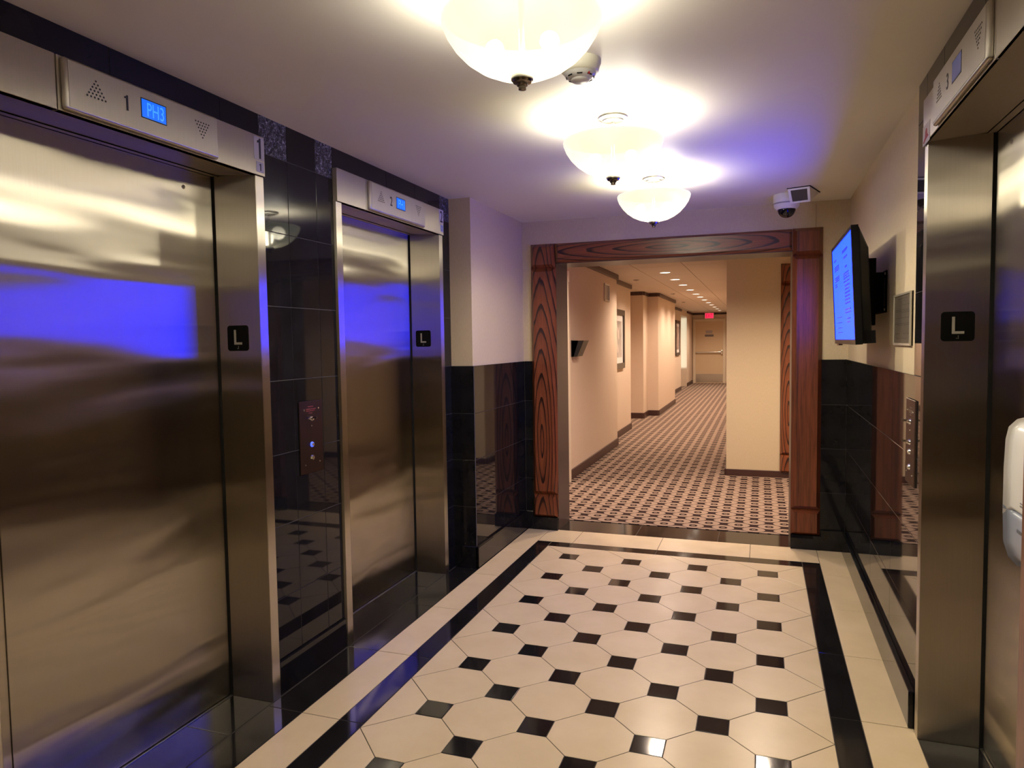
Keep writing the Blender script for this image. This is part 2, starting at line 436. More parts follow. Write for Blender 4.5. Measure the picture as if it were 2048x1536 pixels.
# ------------------------------------------------------------------ walls of the lobby
wl = MB()
for y0, y1 in ((-8.0, EL[1][0] - CW), (EL[1][1] + CW, EL[2][0] - CW), (EL[2][1] + CW, -0.40)): wl.box(-1.0, XL, y0, y1, 0, ZC)
for k in (1, 2): wl.box(-1.0, XL, EL[k][0] - CW, EL[k][1] + CW, OPEN_H + 0.02, ZC)
wall_left = tag(wl.build('wall_left', GROUTW), 'black tiled wall holding two steel elevator entrances', 'wall', kind='structure')
wj = MB().box(XL, -0.53, -0.40, 0.985, 0, ZC)
wall_jut = tag(wj.build('wall_left_projection', PAPER), 'projecting wallpapered wall with black tiled wainscot beside the oak archway', 'wall', kind='structure')
wr = MB()
wr.box(XR, 2.15, EL[3][1] + CW, 0.985, 0, ZC); wr.box(XR, 2.15, -8.0, EL[3][0] - CW, 0, ZC); wr.box(XR, 2.15, EL[3][0] - CW, EL[3][1] + CW, OPEN_H + 0.02, ZC)
wall_right = tag(wr.build('wall_right', PAPER), 'cream wallpapered wall carrying the television and the third elevator', 'wall', kind='structure')
wf = MB()
wf.box(-0.53, -0.262, YF, 0.985, 0, ZC); wf.box(1.455, XR, YF, 0.985, 0, ZC); wf.box(-0.262, 1.455, YF, 0.985, 2.095, ZC)
wall_far = tag(wf.build('wall_far', PAPER), 'cream wallpapered end wall pierced by the oak framed archway', 'wall', kind='structure')
wall_back = tag(MB().box(-1.0, 2.15, -8.1, -8.0, 0, ZC).build('wall_back', PAPER), 'cream wallpapered wall closing the lobby behind the viewer', 'wall', kind='structure')
# black tile cladding, one object per tile
G = 0.0009
TM = {}
def wall_tile(parent, plane, pos, a0, a1, z0, z1, out, mat=None, th=0.011):
    """tile on a wall; plane 'x' (normal +-X, spans Y) or 'y' (normal -Y, spans X); out = outward sign"""
    wd, ht = a1 - a0, z1 - z0; mat = mat or BLACK
    key = (round(wd, 4), round(ht, 4), mat.name)
    if key not in TM:
        vs, fs = prism_tile([(-wd / 2 + G, -ht / 2 + G), (wd / 2 - G, -ht / 2 + G), (wd / 2 - G, ht / 2 - G), (-wd / 2 + G, ht / 2 - G)], th)
        TM[key] = mesh('wall_tile', vs, fs, mat)
    c = (a0 + a1) / 2
    loc = (pos, c, (z0 + z1) / 2) if plane == 'x' else (c, pos, (z0 + z1) / 2)
    rot = FACE_NY if plane == 'y' else (FACE_PX if out > 0 else FACE_NX)
    return link('wall_tile', TM[key], parent, loc, rot)
cols = [EL[1][1] + CW, -2.084, -1.875, EL[2][0] - CW]
for r in range(len(ROWS) - 1):
    for k in range(3):
        top = r == len(ROWS) - 2
        wall_tile(wall_left, 'x', XLT, cols[k], cols[k + 1], ROWS[r] if r else 0.0, ROWS[r + 1], 1, SPECK if top and k != 1 else BLACK)
for r in range(len(ROWS) - 1):
    wall_tile(wall_left, 'x', XLT, EL[2][1] + CW, -0.40, ROWS[r] if r else 0.0, ROWS[r + 1], 1, SPECK if r == len(ROWS) - 2 else BLACK)
for k, cuts in ((1, (0.5, 0.98)), (2, (0.52, 0.86))):     # courses above the headers
    y0, y1 = EL[k][0] - CW, EL[k][1] + CW
    ys = [y0, y0 + cuts[0], y0 + cuts[1], y1]
    for a, b in zip(ys, ys[1:]): wall_tile(wall_left, 'x', XLT, a, b, OPEN_H + 0.02, ZC, 1)
y0, y1 = EL[3][0] - CW, EL[3][1] + CW
for a, b in ((y0, y0 + 0.5), (y0 + 0.5, y0 + 0.95), (y0 + 0.95, y1)): wall_tile(wall_right, 'x', XRT, a, b, OPEN_H + 0.02, ZC, -1)
YP = -1.615                                              # edge between tile column and wallpaper
for r in range(4, len(ROWS) - 1): wall_tile(wall_right, 'x', XRT, EL[3][1] + CW, YP, ROWS[r], ROWS[r + 1], -1)
def run(parent, plane, pos, a0, a1, out, first=0.305):
    e = 0.0015
    if plane == 'x': box('grout', GROUTW, *sorted((pos - out * e, pos - out * 0.0095)), a0, a1, 0, 1.333, parent)
    else: box('grout', GROUTW, a0, a1, pos + e, pos + 0.0095, 0, 1.333, parent)
    n = max(1, round((a1 - a0) / first)); st = (a1 - a0) / n
    for k in range(n):
        for r in range(4): wall_tile(parent, plane, pos, a0 + k * st, a0 + (k + 1) * st, ROWS[r] if r else 0.0, ROWS[r + 1], out)
run(wall_right, 'x', XRT, EL[3][1] + CW, YF - 0.01, -1, 0.61)
run(wall_jut, 'x', -0.52, -0.40, YF - 0.01, 1, 0.61)
run(wall_jut, 'y', -0.411, -0.69, -0.52, -1)
run(wall_far, 'y', YF - 0.01, -0.52, -0.455, -1); run(wall_far, 'y', YF - 0.01, 1.64, 1.80, -1)
box('grout', GROUTW, XRT + 0.0015, XR, EL[3][1] + CW, YP, 1.333, ZC, wall_right)
box('wallpaper_seam', plain('seam_brown', (0.30, 0.23, 0.14), 0.7), 1.596, 1.599, YF - 0.002, YF, 2.243, 2.40, wall_far)
box('wainscot', BLACK, XRT, XR, -8.0, EL[3][0] - CW, 0, 1.335, wall_right)
box('wainscot', BLACK, XL, XLT, -8.0, EL[1][0] - CW, 0, 1.335, wall_left)

# skirtings of polished stone
def skirt(name, label, segs):
    m = MB()
    for (x0, x1, y0, y1) in segs: m.box(x0, x1, y0, y1, 0, 0.145)
    o = m.build(name, BLACK, bevel=0.004, seg=2); return tag(o, label, 'baseboard', kind='structure')
skirt('baseboard_left', 'black stone baseboard under the tiles between two elevators', [(XLT, -0.6685, EL[1][1] + CW + 0.006, EL[2][0] - CW - 0.004)])
skirt('baseboard_left_end', 'short black stone baseboard between elevator two and the projecting wall', [(XLT, -0.6685, EL[2][1] + CW + 0.003, -0.428)])
skirt('baseboard_projection', 'black stone baseboard wrapping the projecting wall', [(-0.52, -0.503, -0.428, YF - 0.03), (-0.69, -0.503, -0.428, -0.411)])
skirt('baseboard_right', 'long black stone baseboard with rounded top under the television', [(1.778, XRT, EL[3][1] + CW + 0.02, YF - 0.03)])
skirt('baseboard_far_left', 'black stone baseboard at the left foot of the archway', [(-0.52, -0.458, YF - 0.032, YF - 0.01)])
skirt('baseboard_far_right', 'black stone baseboard at the right foot of the archway', [(1.643, 1.80, YF - 0.032, YF - 0.01)])
def plinth(name, label, x0, x1):
    o = box(name, BLACK, x0, x1, YF - 0.032, YF + 0.001, 0, 0.10); return tag(o, label, 'baseboard', kind='structure')
plinth('baseboard_plinth_left', 'low black stone plinth under the left oak post', -0.458, -0.256)
plinth('baseboard_plinth_right', 'low black stone plinth under the right oak post', 1.449, 1.643)

# ------------------------------------------------------------------ oak archway
def raised(name, mat, x0, x1, z0, z1, yb, depth, ins, parent, edge=0.012):
    """raised panel with wide chamfered edges, facing -Y"""
    cx, cz = (x0 + x1) / 2, (z0 + z1) / 2; w2, h2 = (x1 - x0) / 2, (z1 - z0) / 2
    ring = lambda d, i: [(-w2 + i, d, -h2 + i), (w2 - i, d, -h2 + i), (w2 - i, d, h2 - i), (-w2 + i, d, h2 - i)]
    vs = ring(0, 0) + ring(-edge, 0) + ring(-depth, ins)
    fs = [(0, 1, 2, 3)[::-1]] + [(k * 4 + i, k * 4 + (i + 1) % 4, (k + 1) * 4 + (i + 1) % 4, (k + 1) * 4 + i) for k in (0, 1) for i in range(4)] + [(8, 9, 10, 11)]
    off = parent_loc(parent)
    return MB().add(vs, fs).build(name, mat, parent, (cx - off.x, yb - off.y, cz - off.z))
def post(parent, x0, x1, yb, z0, ztop, zcap, zbase, mat):
    raised('post_cap', mat, x0, x1, zcap, ztop, yb, 0.046, 0.026, parent, 0.008)
    raised('post_shaft', mat, x0, x1, zbase, zcap, yb, 0.044, 0.028, parent, 0.008)
    raised('post_base', mat, x0, x1, z0, zbase, yb, 0.046, 0.024, parent, 0.008)
arch = thing('trim_1', 'dark red oak archway frame leading into the carpeted corridor', 'archway', (0.6, YF, 0.1), kind='structure')
post(arch, -0.458, -0.256, YF + 0.002, 0.10, 2.242, 2.055, 0.283, WOODZ)
post(arch, 1.449, 1.643, YF + 0.002, 0.10, 2.242, 2.055, 0.283, WOODZ2)
raised('beam', WOODX, -0.252, 1.446, 2.092, 2.240, YF + 0.002, 0.032, 0.018, arch, 0.008)
lin = thing('trim_2', 'bronze painted metal lining inside the archway opening', 'door lining', (0.6, YF, 0), kind='structure')
box('jamb_lining', BRONZE, -0.263, -0.255, YF, 0.99, 0, 2.095, lin); box('jamb_lining', BRONZE, 1.448, 1.456, YF, 0.99, 0, 2.095, lin)
box('head_lining', BRONZE, -0.255, 1.448, YF, 0.99, 2.087, 2.096, lin)
p2 = thing('trim_3', 'narrow oak post standing on the cream wall beyond the archway', 'post', (1.54, 3.35, 0.06), kind='structure')
post(p2, 1.44, 1.64, 3.351, 0.06, 2.268, 2.06, 0.255, WOODZ)
p3 = thing('trim_4', 'oak post edge beside the hand sanitizer dispenser', 'post', (1.70, -3.55, 0), kind='structure')
box('post_shaft', WOODZ2, 1.586, 1.81, -3.75, -3.55, 0.12, ZC - 0.002, p3, bevel=0.006); box('post_base', WOODZ2, 1.58, 1.81, -3.76, -3.54, 0, 0.12, p3, bevel=0.004)

# ------------------------------------------------------------------ elevators
def elevator(n, label):
    y0, y1 = EL[n]; left = n != 3
    s = 1 if left else -1
    wallx = XLT if left else XRT
    cas = -0.664 if left else 1.796
    hdr = -0.655 if left else 1.789
    dp = DL if left else DR
    root = thing(f'door_{n}', label, 'elevator door', (dp, (y0 + y1) / 2, 0), kind='structure')
    X = lambda a, b: (min(a, b), max(a, b))
    bk = dp - s * 0.06
    # door leaves
    seam = y0 + 0.175 if n != 3 else y0 + 0.55
    box('door_leaf', STEEL_DOOR, *X(bk, dp), seam, y1 - 0.006, 0.008, 2.19, root)
    d2 = box('door_leaf', STEEL_DOOR, *X(bk, dp - s * 0.004), y0, seam - 0.002, 0.008, 2.19, root)
    hy = y1 - 0.155 if n != 2 else y1 - 0.155
    if n != 2:
        m = MB(); m.tube((dp - s * 0.002, hy, 2.105), (dp + s * 0.003, hy, 2.105), 0.008, 16); m.tube((dp + s * 0.003, hy, 2.105), (dp + s * 0.0034, hy, 2.105), 0.0045, 12)
        off = parent_loc(root)
        o = MB(); o.v = [(a - off.x, b - off.y, c - off.z) for a, b, c in m.v]; o.f = m.f
        o.build('key_hole', CHROME, root)
    # back of the shaft opening, jambs, soffit
    jf = cas - s * 0.001
    box('jamb', STEEL_X, *X(dp + s * 0.012, jf), y1, y1 + CW - 0.004, 0, OPEN_H + 0.01, root)
    box('jamb', STEEL_X, *X(dp + s * 0.012, jf), y0 - CW + 0.004, y0, 0, OPEN_H + 0.01, root)
    box('casing', STEEL_EDGE, *X(wallx, cas), y1 + 0.002, y1 + CW, 0, OPEN_H, root, bevel=0.0015)
    box('casing', STEEL_EDGE, *X(wallx, cas), y0 - CW, y0 - 0.002, 0, OPEN_H, root, bevel=0.0015)
    xi, xo = dp + s * 0.03, jf                      # head panel, its rise towards the leaf added to reflect the blue screen
    off = parent_loc(root); hz = OPEN_H + 0.0135
    MB().add([(xi - off.x, y0 - off.y, hz), (xo - off.x, y0 - off.y, OPEN_H), (xo - off.x, y1 - off.y, OPEN_H), (xi - off.x, y1 - off.y, hz),
              (xi - off.x, y0 - off.y, OPEN_H + 0.02), (xo - off.x, y0 - off.y, OPEN_H + 0.02), (xo - off.x, y1 - off.y, OPEN_H + 0.02), (xi - off.x, y1 - off.y, OPEN_H + 0.02)],
             [(0, 3, 2, 1), (4, 5, 6, 7), (0, 1, 5, 4), (1, 2, 6, 5), (2, 3, 7, 6), (3, 0, 4, 7)]).build('soffit', STEEL_SOF, root)
    box('soffit', STEEL_SOF, *X(dp + s * 0.004, dp + s * 0.028), y0, y1, OPEN_H + 0.0105, OPEN_H + 0.022, root)
    box('shadow_gap', DARK, *X(dp - s * 0.07, dp + s * 0.011), y1 - 0.002, y1 + 0.03, 0, OPEN_H + 0.02, root)
    box('sill', GREYSIL, *X(dp, dp + s * 0.009), y0, y1, -0.004, 0.003, root)
    # header plates either side of the lantern
    bx = {1: (-3.155, -2.537), 2: (-1.465, -0.832), 3: (-2.588, -1.987)}[n]
    box('header_plate', STEEL_Y, *X(wallx, hdr), y0 - CW, bx[0] - 0.012, OPEN_H, 2.322, root, bevel=0.0015)
    box('header_plate', STEEL_Y, *X(wallx, hdr), bx[0] - 0.008, y1 + CW, OPEN_H, 2.322, root, bevel=0.0015)
    # shaft box so nothing shows behind the leaf
    box('shaft_lining', DARK, *X(dp - s * 0.07, dp - s * 0.09), y0 - 0.05, y1 + 0.05, 0, 2.3, root)
    return root, bx
roots = {}
roots[1] = elevator(1, 'brushed steel elevator doorway marked number one on its header')
roots[2] = elevator(2, 'brushed steel elevator doorway marked number two beside the projecting wall')
roots[3] = elevator(3, 'brushed steel elevator doorway marked number three with helmet sticker')

DISP = plain('blue_display', (0.01, 0.02, 0.05), 0.25, emis=(0.003, 0.13, 0.85), estr=1.0)
DISP3 = plain('dim_blue_display', (0.10, 0.12, 0.24), 0.2, emis=(0.05, 0.07, 0.22), estr=0.35)
DTXT = plain('display_segments', (0.05, 0.2, 0.6), 0.4, emis=(0.03, 0.26, 1.0), estr=1.0)
def lantern(n, label, msg):
    _, bx = roots[n]; left = n != 3; s = 1 if left else -1
    xb = -0.656 if left else 1.790; xf = -0.638 if left else 1.773
    yc = (bx[0] + bx[1]) / 2; hw = (bx[1] - bx[0]) / 2; zc = 2.243
    t = thing('floor_indicator', label, 'elevator indicator', (xb, yc, 2.169), group='floor indicators over the elevators')
    # local frame: p = reading coordinate; +X-facing reads toward +Y; -X-facing reads toward -Y
    dirn = 1 if left else -1
    rot = FACE_PX if left else FACE_NX
    d = xf - xb
    MB().box(min(0, d), max(0, d), -hw, hw, 0, 0.150).build('housing', STEEL_PANEL, t, bevel=0.009, seg=3, smooth=True)
    MB().box(min(d - s * .001, d + s * 0.001), max(d - s * .001, d + s * 0.001), -hw + 0.014 if True else 0, hw - 0.010, 0.010, 0.142).build('face_plate', STEEL_PANEL, t)
    fx = d + s * 0.0012; k = 0.617 / (2 * hw)
    def at(p, z): return (fx, dirn * p, z - 2.169)
    def dots(name, pc, up):
        m = MB()
        for r in range(6):
            cnt = r + 1
            for c in range(cnt):
                p = pc + (c - (cnt - 1) / 2) * 0.0125; z = (2.279 - r * 0.0098) if up else (2.226 + r * 0.0104)
                a = at(p, z); m.tube(a, (a[0] + s * 0.0006, a[1], a[2]), 0.0030, 8)
        o = m.build(name, INK, t); tag(o, kind='stuff'); return o
    dots('up_arrow', -0.205, True); dots('down_arrow', 0.225, False)
    me = digit(str(n), 0.014 if n == 1 else 0.022, 0.047, INK)
    link('number', me, t, at(-0.098, 2.250), rot)
    p0, p1 = -0.042, 0.062
    db = MB()
    y_ = sorted((dirn * p0, dirn * p1)); db.box(min(fx, fx - s * .002), max(fx, fx - s * .002) + 0, y_[0], y_[1], 2.222 - 2.169, 2.285 - 2.169)
    fr = MB().box(min(fx - s * .001, fx + s * .0006), max(fx - s * .001, fx + s * .0006), y_[0], y_[1], 2.222 - 2.169, 2.285 - 2.169).build('display_frame', BLKP, t)
    sc = MB().box(min(fx, fx + s * .0009), max(fx, fx + s * .0009), y_[0] + 0.003, y_[1] - 0.003, 2.225 - 2.169, 2.282 - 2.169).build('display', DISP if msg else DISP3, t)
    if msg:
        me = fit(text_mesh(msg, 0.04, DTXT, 0.0003), 0.068, 0.044)
        a = at(0.016, 2.253); link('display_text', me, sc, (a[0] + s * 0.0012, a[1], a[2]), rot)
    return t
lantern(1, 'steel floor indicator numbered one with a blue display reading PH3', 'PH3')
lantern(2, 'steel floor indicator numbered two with a lit blue display', 'PH1')
lantern(3, 'steel floor indicator numbered three with a dim blank display', None)

# number stickers and helmet sticker on the headers
STW = plain('white_sticker', (0.62, 0.60, 0.60), 0.35); STG = plain('grey_sticker', (0.42, 0.42, 0.50), 0.35); STS = plain('silver_sticker', (0.48, 0.46, 0.46), 0.4)
def sticker(n, y0, y1, z0, z1, back, txt, tw, th, label, grp, col=INK, tcol=None):
    x = -0.655
    t = thing('number_label', label, 'label', (x, (y0 + y1) / 2, z0), group=grp)
    MB().box(0, 0.0012, -(y1 - y0) / 2, (y1 - y0) / 2, 0, z1 - z0).build('plate', back, t)
    link('number', digit(txt, tw, th, tcol or INK, 0.0004), t, (0.0015, 0, (z1 - z0) / 2), FACE_PX)
sticker(1, -2.326, -2.266, 2.226, 2.316, STS, '1', 0.021, 0.080, 'large black figure one on a silver sticker at the header corner', None)
sticker(1, -2.314, -2.270, 2.178, 2.218, STG, '1', 0.010, 0.028, 'small grey plate with figure one under the large figure one', None)
sticker(2, -0.603, -0.543, 2.236, 2.318, STW, '2', 0.036, 0.070, 'large black figure two on a white sticker at the header corner', None)
sticker(2, -0.588, -0.545, 2.185, 2.228, plain('pale_blue_sticker', (0.42, 0.50, 0.66), 0.35), '2', 0.018, 0.028, 'small pale blue plate with figure two under the large figure two', None, tcol=plain('blue_ink', (0.08, 0.12, 0.30), 0.5))
hs = thing('helmet_sticker', 'white sticker with a red fire helmet at elevator three header corner', 'sticker', (1.789, -1.818, 2.158))
MB().box(-0.0012, 0, -0.055, 0.055, 0, 0.068).build('plate', STW, hs)
RED = plain('dark_red_ink', (0.36, 0.025, 0.03), 0.5)
hm = MB()
outl = [(-0.046, 0.012), (-0.030, 0.020), (-0.018, 0.026), (-0.014, 0.044), (0.0, 0.054), (0.012, 0.048), (0.018, 0.030), (0.030, 0.026), (0.036, 0.020), (0.010, 0.017), (-0.014, 0.013), (-0.036, 0.006)]
hv = [(-0.0016, -p, z) for p, z in outl] + [(-0.0010, -p, z) for p, z in outl]; nn = len(outl)
hm.add(hv, [tuple(range(nn)), tuple(range(2 * nn - 1, nn - 1, -1))] + [(i, (i + 1) % nn, nn + (i + 1) % nn, nn + i) for i in range(nn)])
hm.build('helmet_symbol', RED, hs)

# floor signs on the jambs
def floor_sign(label, x, y):
    t = thing('floor_sign', label, 'sign', (x, y, 1.464), group='letter L floor signs on the elevator jambs')
    wd = 0.104
    m = MB(); r = 0.012; pts = []
    for cx, cz, a0 in ((wd / 2 - r, r, -90), (wd / 2 - r, wd - r, 0), (-wd / 2 + r, wd - r, 90), (-wd / 2 + r, r, 180)):
        for k in range(5):
            a = math.radians(a0 + 22.5 * k); pts.append((cx + r * math.cos(a), cz + r * math.sin(a)))
    n_ = len(pts); m.add([(px, 0.001, pz) for px, pz in pts] + [(px, -0.0022, pz) for px, pz in pts], [tuple(range(n_))[::-1], tuple(range(n_, 2 * n_))] + [(i, (i + 1) % n_, n_ + (i + 1) % n_, n_ + i) for i in range(n_)])
    m.build('plate', BLKM, t)
    LM = plain('raised_letter_grey', (0.34, 0.31, 0.27), 0.4)
    MB().add([(-0.018, -0.0022, 0.026), (0.020, -0.0022, 0.026), (0.020, -0.0022, 0.035), (-0.009, -0.0022, 0.035), (-0.009, -0.0022, 0.086), (-0.018, -0.0022, 0.086),
              (-0.018, -0.0038, 0.026), (0.020, -0.0038, 0.026), (0.020, -0.0038, 0.035), (-0.009, -0.0038, 0.035), (-0.009, -0.0038, 0.086), (-0.018, -0.0038, 0.086)],
             [(6, 7, 8, 9, 10, 11)] + [(i, (i + 1) % 6, 6 + (i + 1) % 6, 6 + i) for i in range(6)]).build('letter', LM, t)
    b = MB()
    for px, pz in ((-0.003, 0.010), (0.002, 0.010), (0.002, 0.0145), (0.002, 0.019)): b.tube((px, -0.002, pz), (px, -0.0034, pz), 0.0012, 8)
    tag(b.build('braille', LM, t), kind='stuff')
floor_sign('black letter L sign on the jamb of elevator one', -0.775, EL[1][1])
floor_sign('black letter L sign on the jamb of elevator two', -0.788, EL[2][1])
floor_sign('black letter L sign on the jamb of elevator three', 1.898, EL[3][1])

# call stations
def call_panel(label, left, yc, z0, wd, ht, double):
    s = 1 if left else -1; x = XLT if left else XRT
    t = thing('call_station', label, 'elevator buttons', (x, yc, z0), group='call button panels beside the elevators')
    X = lambda a, b: (min(a, b), max(a, b))
    MB().box(*X(0, s * 0.006), -wd / 2, wd / 2, 0, ht).build('face_plate', PLATE if left else PLATE2, t, bevel=0.0012, seg=1)
    f = s * 0.006
    def disc(m, y, z, r, dpt, n=16): m.tube((f, y, z), (f + s * dpt, y, z), r, n, r * 0.8)
    for y, z in ((-wd / 2 + 0.033, 0.287), (wd / 2 - 0.033, 0.289), (-wd / 2 + 0.033, 0.040), (wd / 2 - 0.033, 0.044)):
        m = MB(); disc(m, y, z, 0.0042, 0.003, 10); m.build('screw', CHROME, t)
    RT = plain('engraved_red', (0.16, 0.025, 0.03), 0.5)
    for k, (txt, wt) in enumerate((('CAUTION', 0.045), ('DO NOT USE IN CASE', 0.072), ('OF FIRE', 0.038))) if not double else ():
        pass
    m = MB()
    for k, (wt, zz) in enumerate(((0.044, 0.300), (0.078, 0.289), (0.072, 0.281), (0.036, 0.271))):
        nseg = int(wt / 0.006)
        for q in range(nseg):
            yy = -wt / 2 + q * 0.006
            m.box(*X(f, f + s * 0.0003), yy, yy + 0.0044, zz - 0.0025, zz + 0.0025)
    tag(m.build('engraved_lines', RT if left else plain('engraved_grey', (0.10, 0.07, 0.06), 0.5), t), kind='stuff')
    keys = (0.245, 0.165) if double else (0.245,)
    for zk in keys:
        m = MB(); disc(m, 0, zk, 0.012, 0.006, 20); disc(m, 0, zk, 0.008, 0.012, 16)
        kl = m.build('key_switch', CHROME, t, smooth=True)
        m = MB(); m.box(*X(f + s * 0.010, f + s * 0.030), -0.001, 0.001, zk + 0.001, zk + 0.009); m.box(*X(f + s * 0.004, f + s * 0.012), -0.040 if left else -0.02, 0.0, zk + 0.002, zk + 0.0045)
        m.build('key', CHROME, kl)
        m = MB(); disc(m, 0, zk - 0.032, 0.003, 0.002, 10); m.build('indicator_dot', CHROME, t)
    for zb, lit in ((0.128, left), (0.068, False)):
        m = MB(); disc(m, 0, zb, 0.0125, 0.006, 24)
        ring = m.build('button', plain('lit_blue_ring', (0.1, 0.15, 0.6), 0.3, emis=(0.06, 0.12, 1.0), estr=1.2) if lit else CHROME, t, smooth=True)
        m = MB(); disc(m, 0, zb, 0.0085, 0.0085, 20); m.build('button_cap', CHROME, ring, smooth=True)
call_panel('dark steel call panel with lit blue button between two elevators', True, -1.974, 0.907, 0.174, 0.327, False)
call_panel('steel call panel with two key switches on the right wainscot', False, -1.592, 0.908, 0.172, 0.332, True)

# ------------------------------------------------------------------ bowl ceiling lamps
BOWL, nt, b = newmat('frosted_glass_bowl')
b.inputs['Base Color'].default_value = (0.16, 0.155, 0.13, 1); b.inputs['Roughness'].default_value = 0.35; b.inputs['Specular IOR Level'].default_value = 0.2
lw = noise(nt, coords(nt, 'Object'), 5.0, 2.0)
nt.links.new(ramp(nt, lw, [(0.35, (0.92, 0.95, 0.66)), (0.65, (1.0, 0.95, 0.80))]), b.inputs['Emission Color'])
b.inputs['Emission Strength'].default_value = BOWL_E
tr = N(nt, 'ShaderNodeBsdfTransparent'); tr.inputs[0].default_value = (1.0, 0.98, 0.92, 1)
mx = N(nt, 'ShaderNodeMixShader')
sz = N(nt, 'ShaderNodeSeparateXYZ'); nt.links.new(coords(nt, 'Object'), sz.inputs[0])
mr = N(nt, 'ShaderNodeMapRange'); nt.links.new(sz.outputs[2], mr.inputs[0])      # the glass is thicker and whiter towards its rim
mr.inputs[1].default_value = -0.245; mr.inputs[2].default_value = -0.120; mr.inputs[3].default_value = 0.56; mr.inputs[4].default_value = 0.86
nt.links.new(mr.outputs[0], mx.inputs[0])
nt.links.new(tr.outputs[0], mx.inputs[1]); nt.links.new(b.outputs[0], mx.inputs[2])
nt.links.new(mx.outputs[0], nt.nodes['Material Output'].inputs['Surface'])
bulb, nt, b = newmat('lamp_bulb')          # frosted bulb envelope, the lamp inside shines through
b.inputs['Emission Color'].default_value = (*LAMP_COL, 1); b.inputs['Emission Strength'].default_value = 8.0
tr = N(nt, 'ShaderNodeBsdfTransparent'); mx = N(nt, 'ShaderNodeMixShader'); mx.inputs[0].default_value = 0.15
nt.links.new(tr.outputs[0], mx.inputs[1]); nt.links.new(b.outputs[0], mx.inputs[2])
nt.links.new(mx.outputs[0], nt.nodes['Material Output'].inputs['Surface'])
def lamp_parts(t):
    MB().lathe([(0, 0), (0.066, 0), (0.066, -0.006), (0.062, -0.012), (0.045, -0.016), (0.043, -0.021), (0.012, -0.024), (0, -0.024)], 40).build('canopy', GREYSIL, t, smooth=True)
    MB().tube((0, 0, -0.022), (0, 0, -0.245), 0.008, 14).build('stem', GREYSIL, t, smooth=True)
    prof = [(0.020, -0.250)] + [(0.208 * math.sin(a), -0.085 - 0.165 * math.cos(a) ** 1.0) for a in [math.radians(x) for x in (10, 20, 30, 40, 50, 60, 70, 78, 84)]]
    prof = [(0.018, -0.250), (0.045, -0.2465), (0.085, -0.235), (0.120, -0.217), (0.152, -0.192), (0.178, -0.162), (0.197, -0.130), (0.207, -0.102), (0.2085, -0.090), (0.206, -0.084), (0.201, -0.085)]
    prof = [(r, -0.250 + (z + 0.250) * 0.150 / 0.166) for r, z in prof]
    inner = [(r - 0.006 if r > 0.03 else r, z + 0.005) for r, z in prof[:-2]][::-1]
    MB().lathe(prof + inner + [prof[0]], 64).build('glass_bowl', BOWL, t, smooth=True)
    MB().lathe([(0, -0.2475), (0.029, -0.2475), (0.030, -0.253), (0.029, -0.258), (0.0, -0.258)], 32).build('finial_cap', GREYSIL, t, smooth=True)
    MB().lathe([(0, -0.257), (0.027, -0.257), (0.024, -0.264), (0.015, -0.267), (0.014, -0.272), (0.010, -0.274), (0.010, -0.282), (0, -0.284)], 28).build('finial', DKNICK, t, smooth=True)
    for sx in (-1, 1):
        MB().lathe([(0, -0.190), (0.018, -0.186), (0.026, -0.172), (0.022, -0.156), (0.012, -0.148), (0, -0.146)], 20).build('bulb', bulb, t, (sx * 0.075, 0, 0), smooth=True)
for (yy, lab) in ((-2.90, 'frosted glass bowl pendant lamp next to the smoke detector'), (-1.69, 'frosted glass bowl pendant lamp hung midway along the lobby ceiling'), (-0.49, 'frosted glass bowl pendant lamp hung closest to the oak archway'), (-6.4, 'added frosted glass bowl pendant lamp out of view behind the viewer')):  # the last lamp is added, unseen behind the viewer, as fill light
    t = thing('bowl_pendant_lamp', lab, 'lamp', (0.655, yy, ZC), group='bowl pendant lamps along the lobby ceiling')
    lamp_parts(t)
    for sx in (-1, 1):
        ld = bpy.data.lights.new('bulb_light', 'POINT'); ld.energy = LAMP_W / 2; ld.color = LAMP_COL; ld.shadow_soft_size = 0.045
        lo = bpy.data.objects.new('bulb_light', ld); C.objects.link(lo); lo.parent = t; lo.location = (sx * 0.075, 0, -0.150)
    ld = bpy.data.lights.new('bulb_downlight', 'SPOT'); ld.energy = LAMP_DOWN; ld.color = LAMP_COL; ld.spot_size = math.radians(172); ld.spot_blend = 0.35; ld.shadow_soft_size = 0.05
    lo = bpy.data.objects.new('bulb_downlight', ld); C.objects.link(lo); lo.parent = t; lo.location = (0.03, 0, -0.180)

# smoke detector
t = thing('smoke_detector', 'round off-white smoke detector on the ceiling beside a bowl lamp', 'smoke detector', (0.668, -2.315, ZC))
SD = plain('detector_plastic', (0.58, 0.56, 0.47), 0.35)
MB().lathe([(0, 0), (0.070, 0), (0.070, -0.012), (0.066, -0.020), (0.062, -0.036), (0.054, -0.042), (0, -0.042)], 40).build('base', SD, t, smooth=True)
MB().lathe([(0.054, -0.042), (0.050, -0.052), (0.036, -0.060), (0.030, -0.060), (0.030, -0.044)], 40).build('cover', plain('detector_grey', (0.52, 0.52, 0.52), 0.25), t, smooth=True)
for k in range(8):
    a = k * math.pi / 4 + 0.2; m = MB(); m.box(-0.009, 0.009, -0.0015, 0.0015, -0.057, -0.048)
    m.build('vent_slot', BLKM, t, (0.0455 * math.cos(a), 0.0455 * math.sin(a), 0), (0, 0, a + H))
MB().lathe([(0, -0.058), (0.031, -0.058), (0.030, -0.066), (0.026, -0.069), (0, -0.070)], 32).build('cap', plain('detector_cap', (0.62, 0.61, 0.60), 0.3), t, smooth=True)
MB().tube((0.036, -0.030, -0.050), (0.038, -0.032, -0.056), 0.004, 10).build('warning_light', plain('red_lens', (0.35, 0.02, 0.02), 0.2), t)

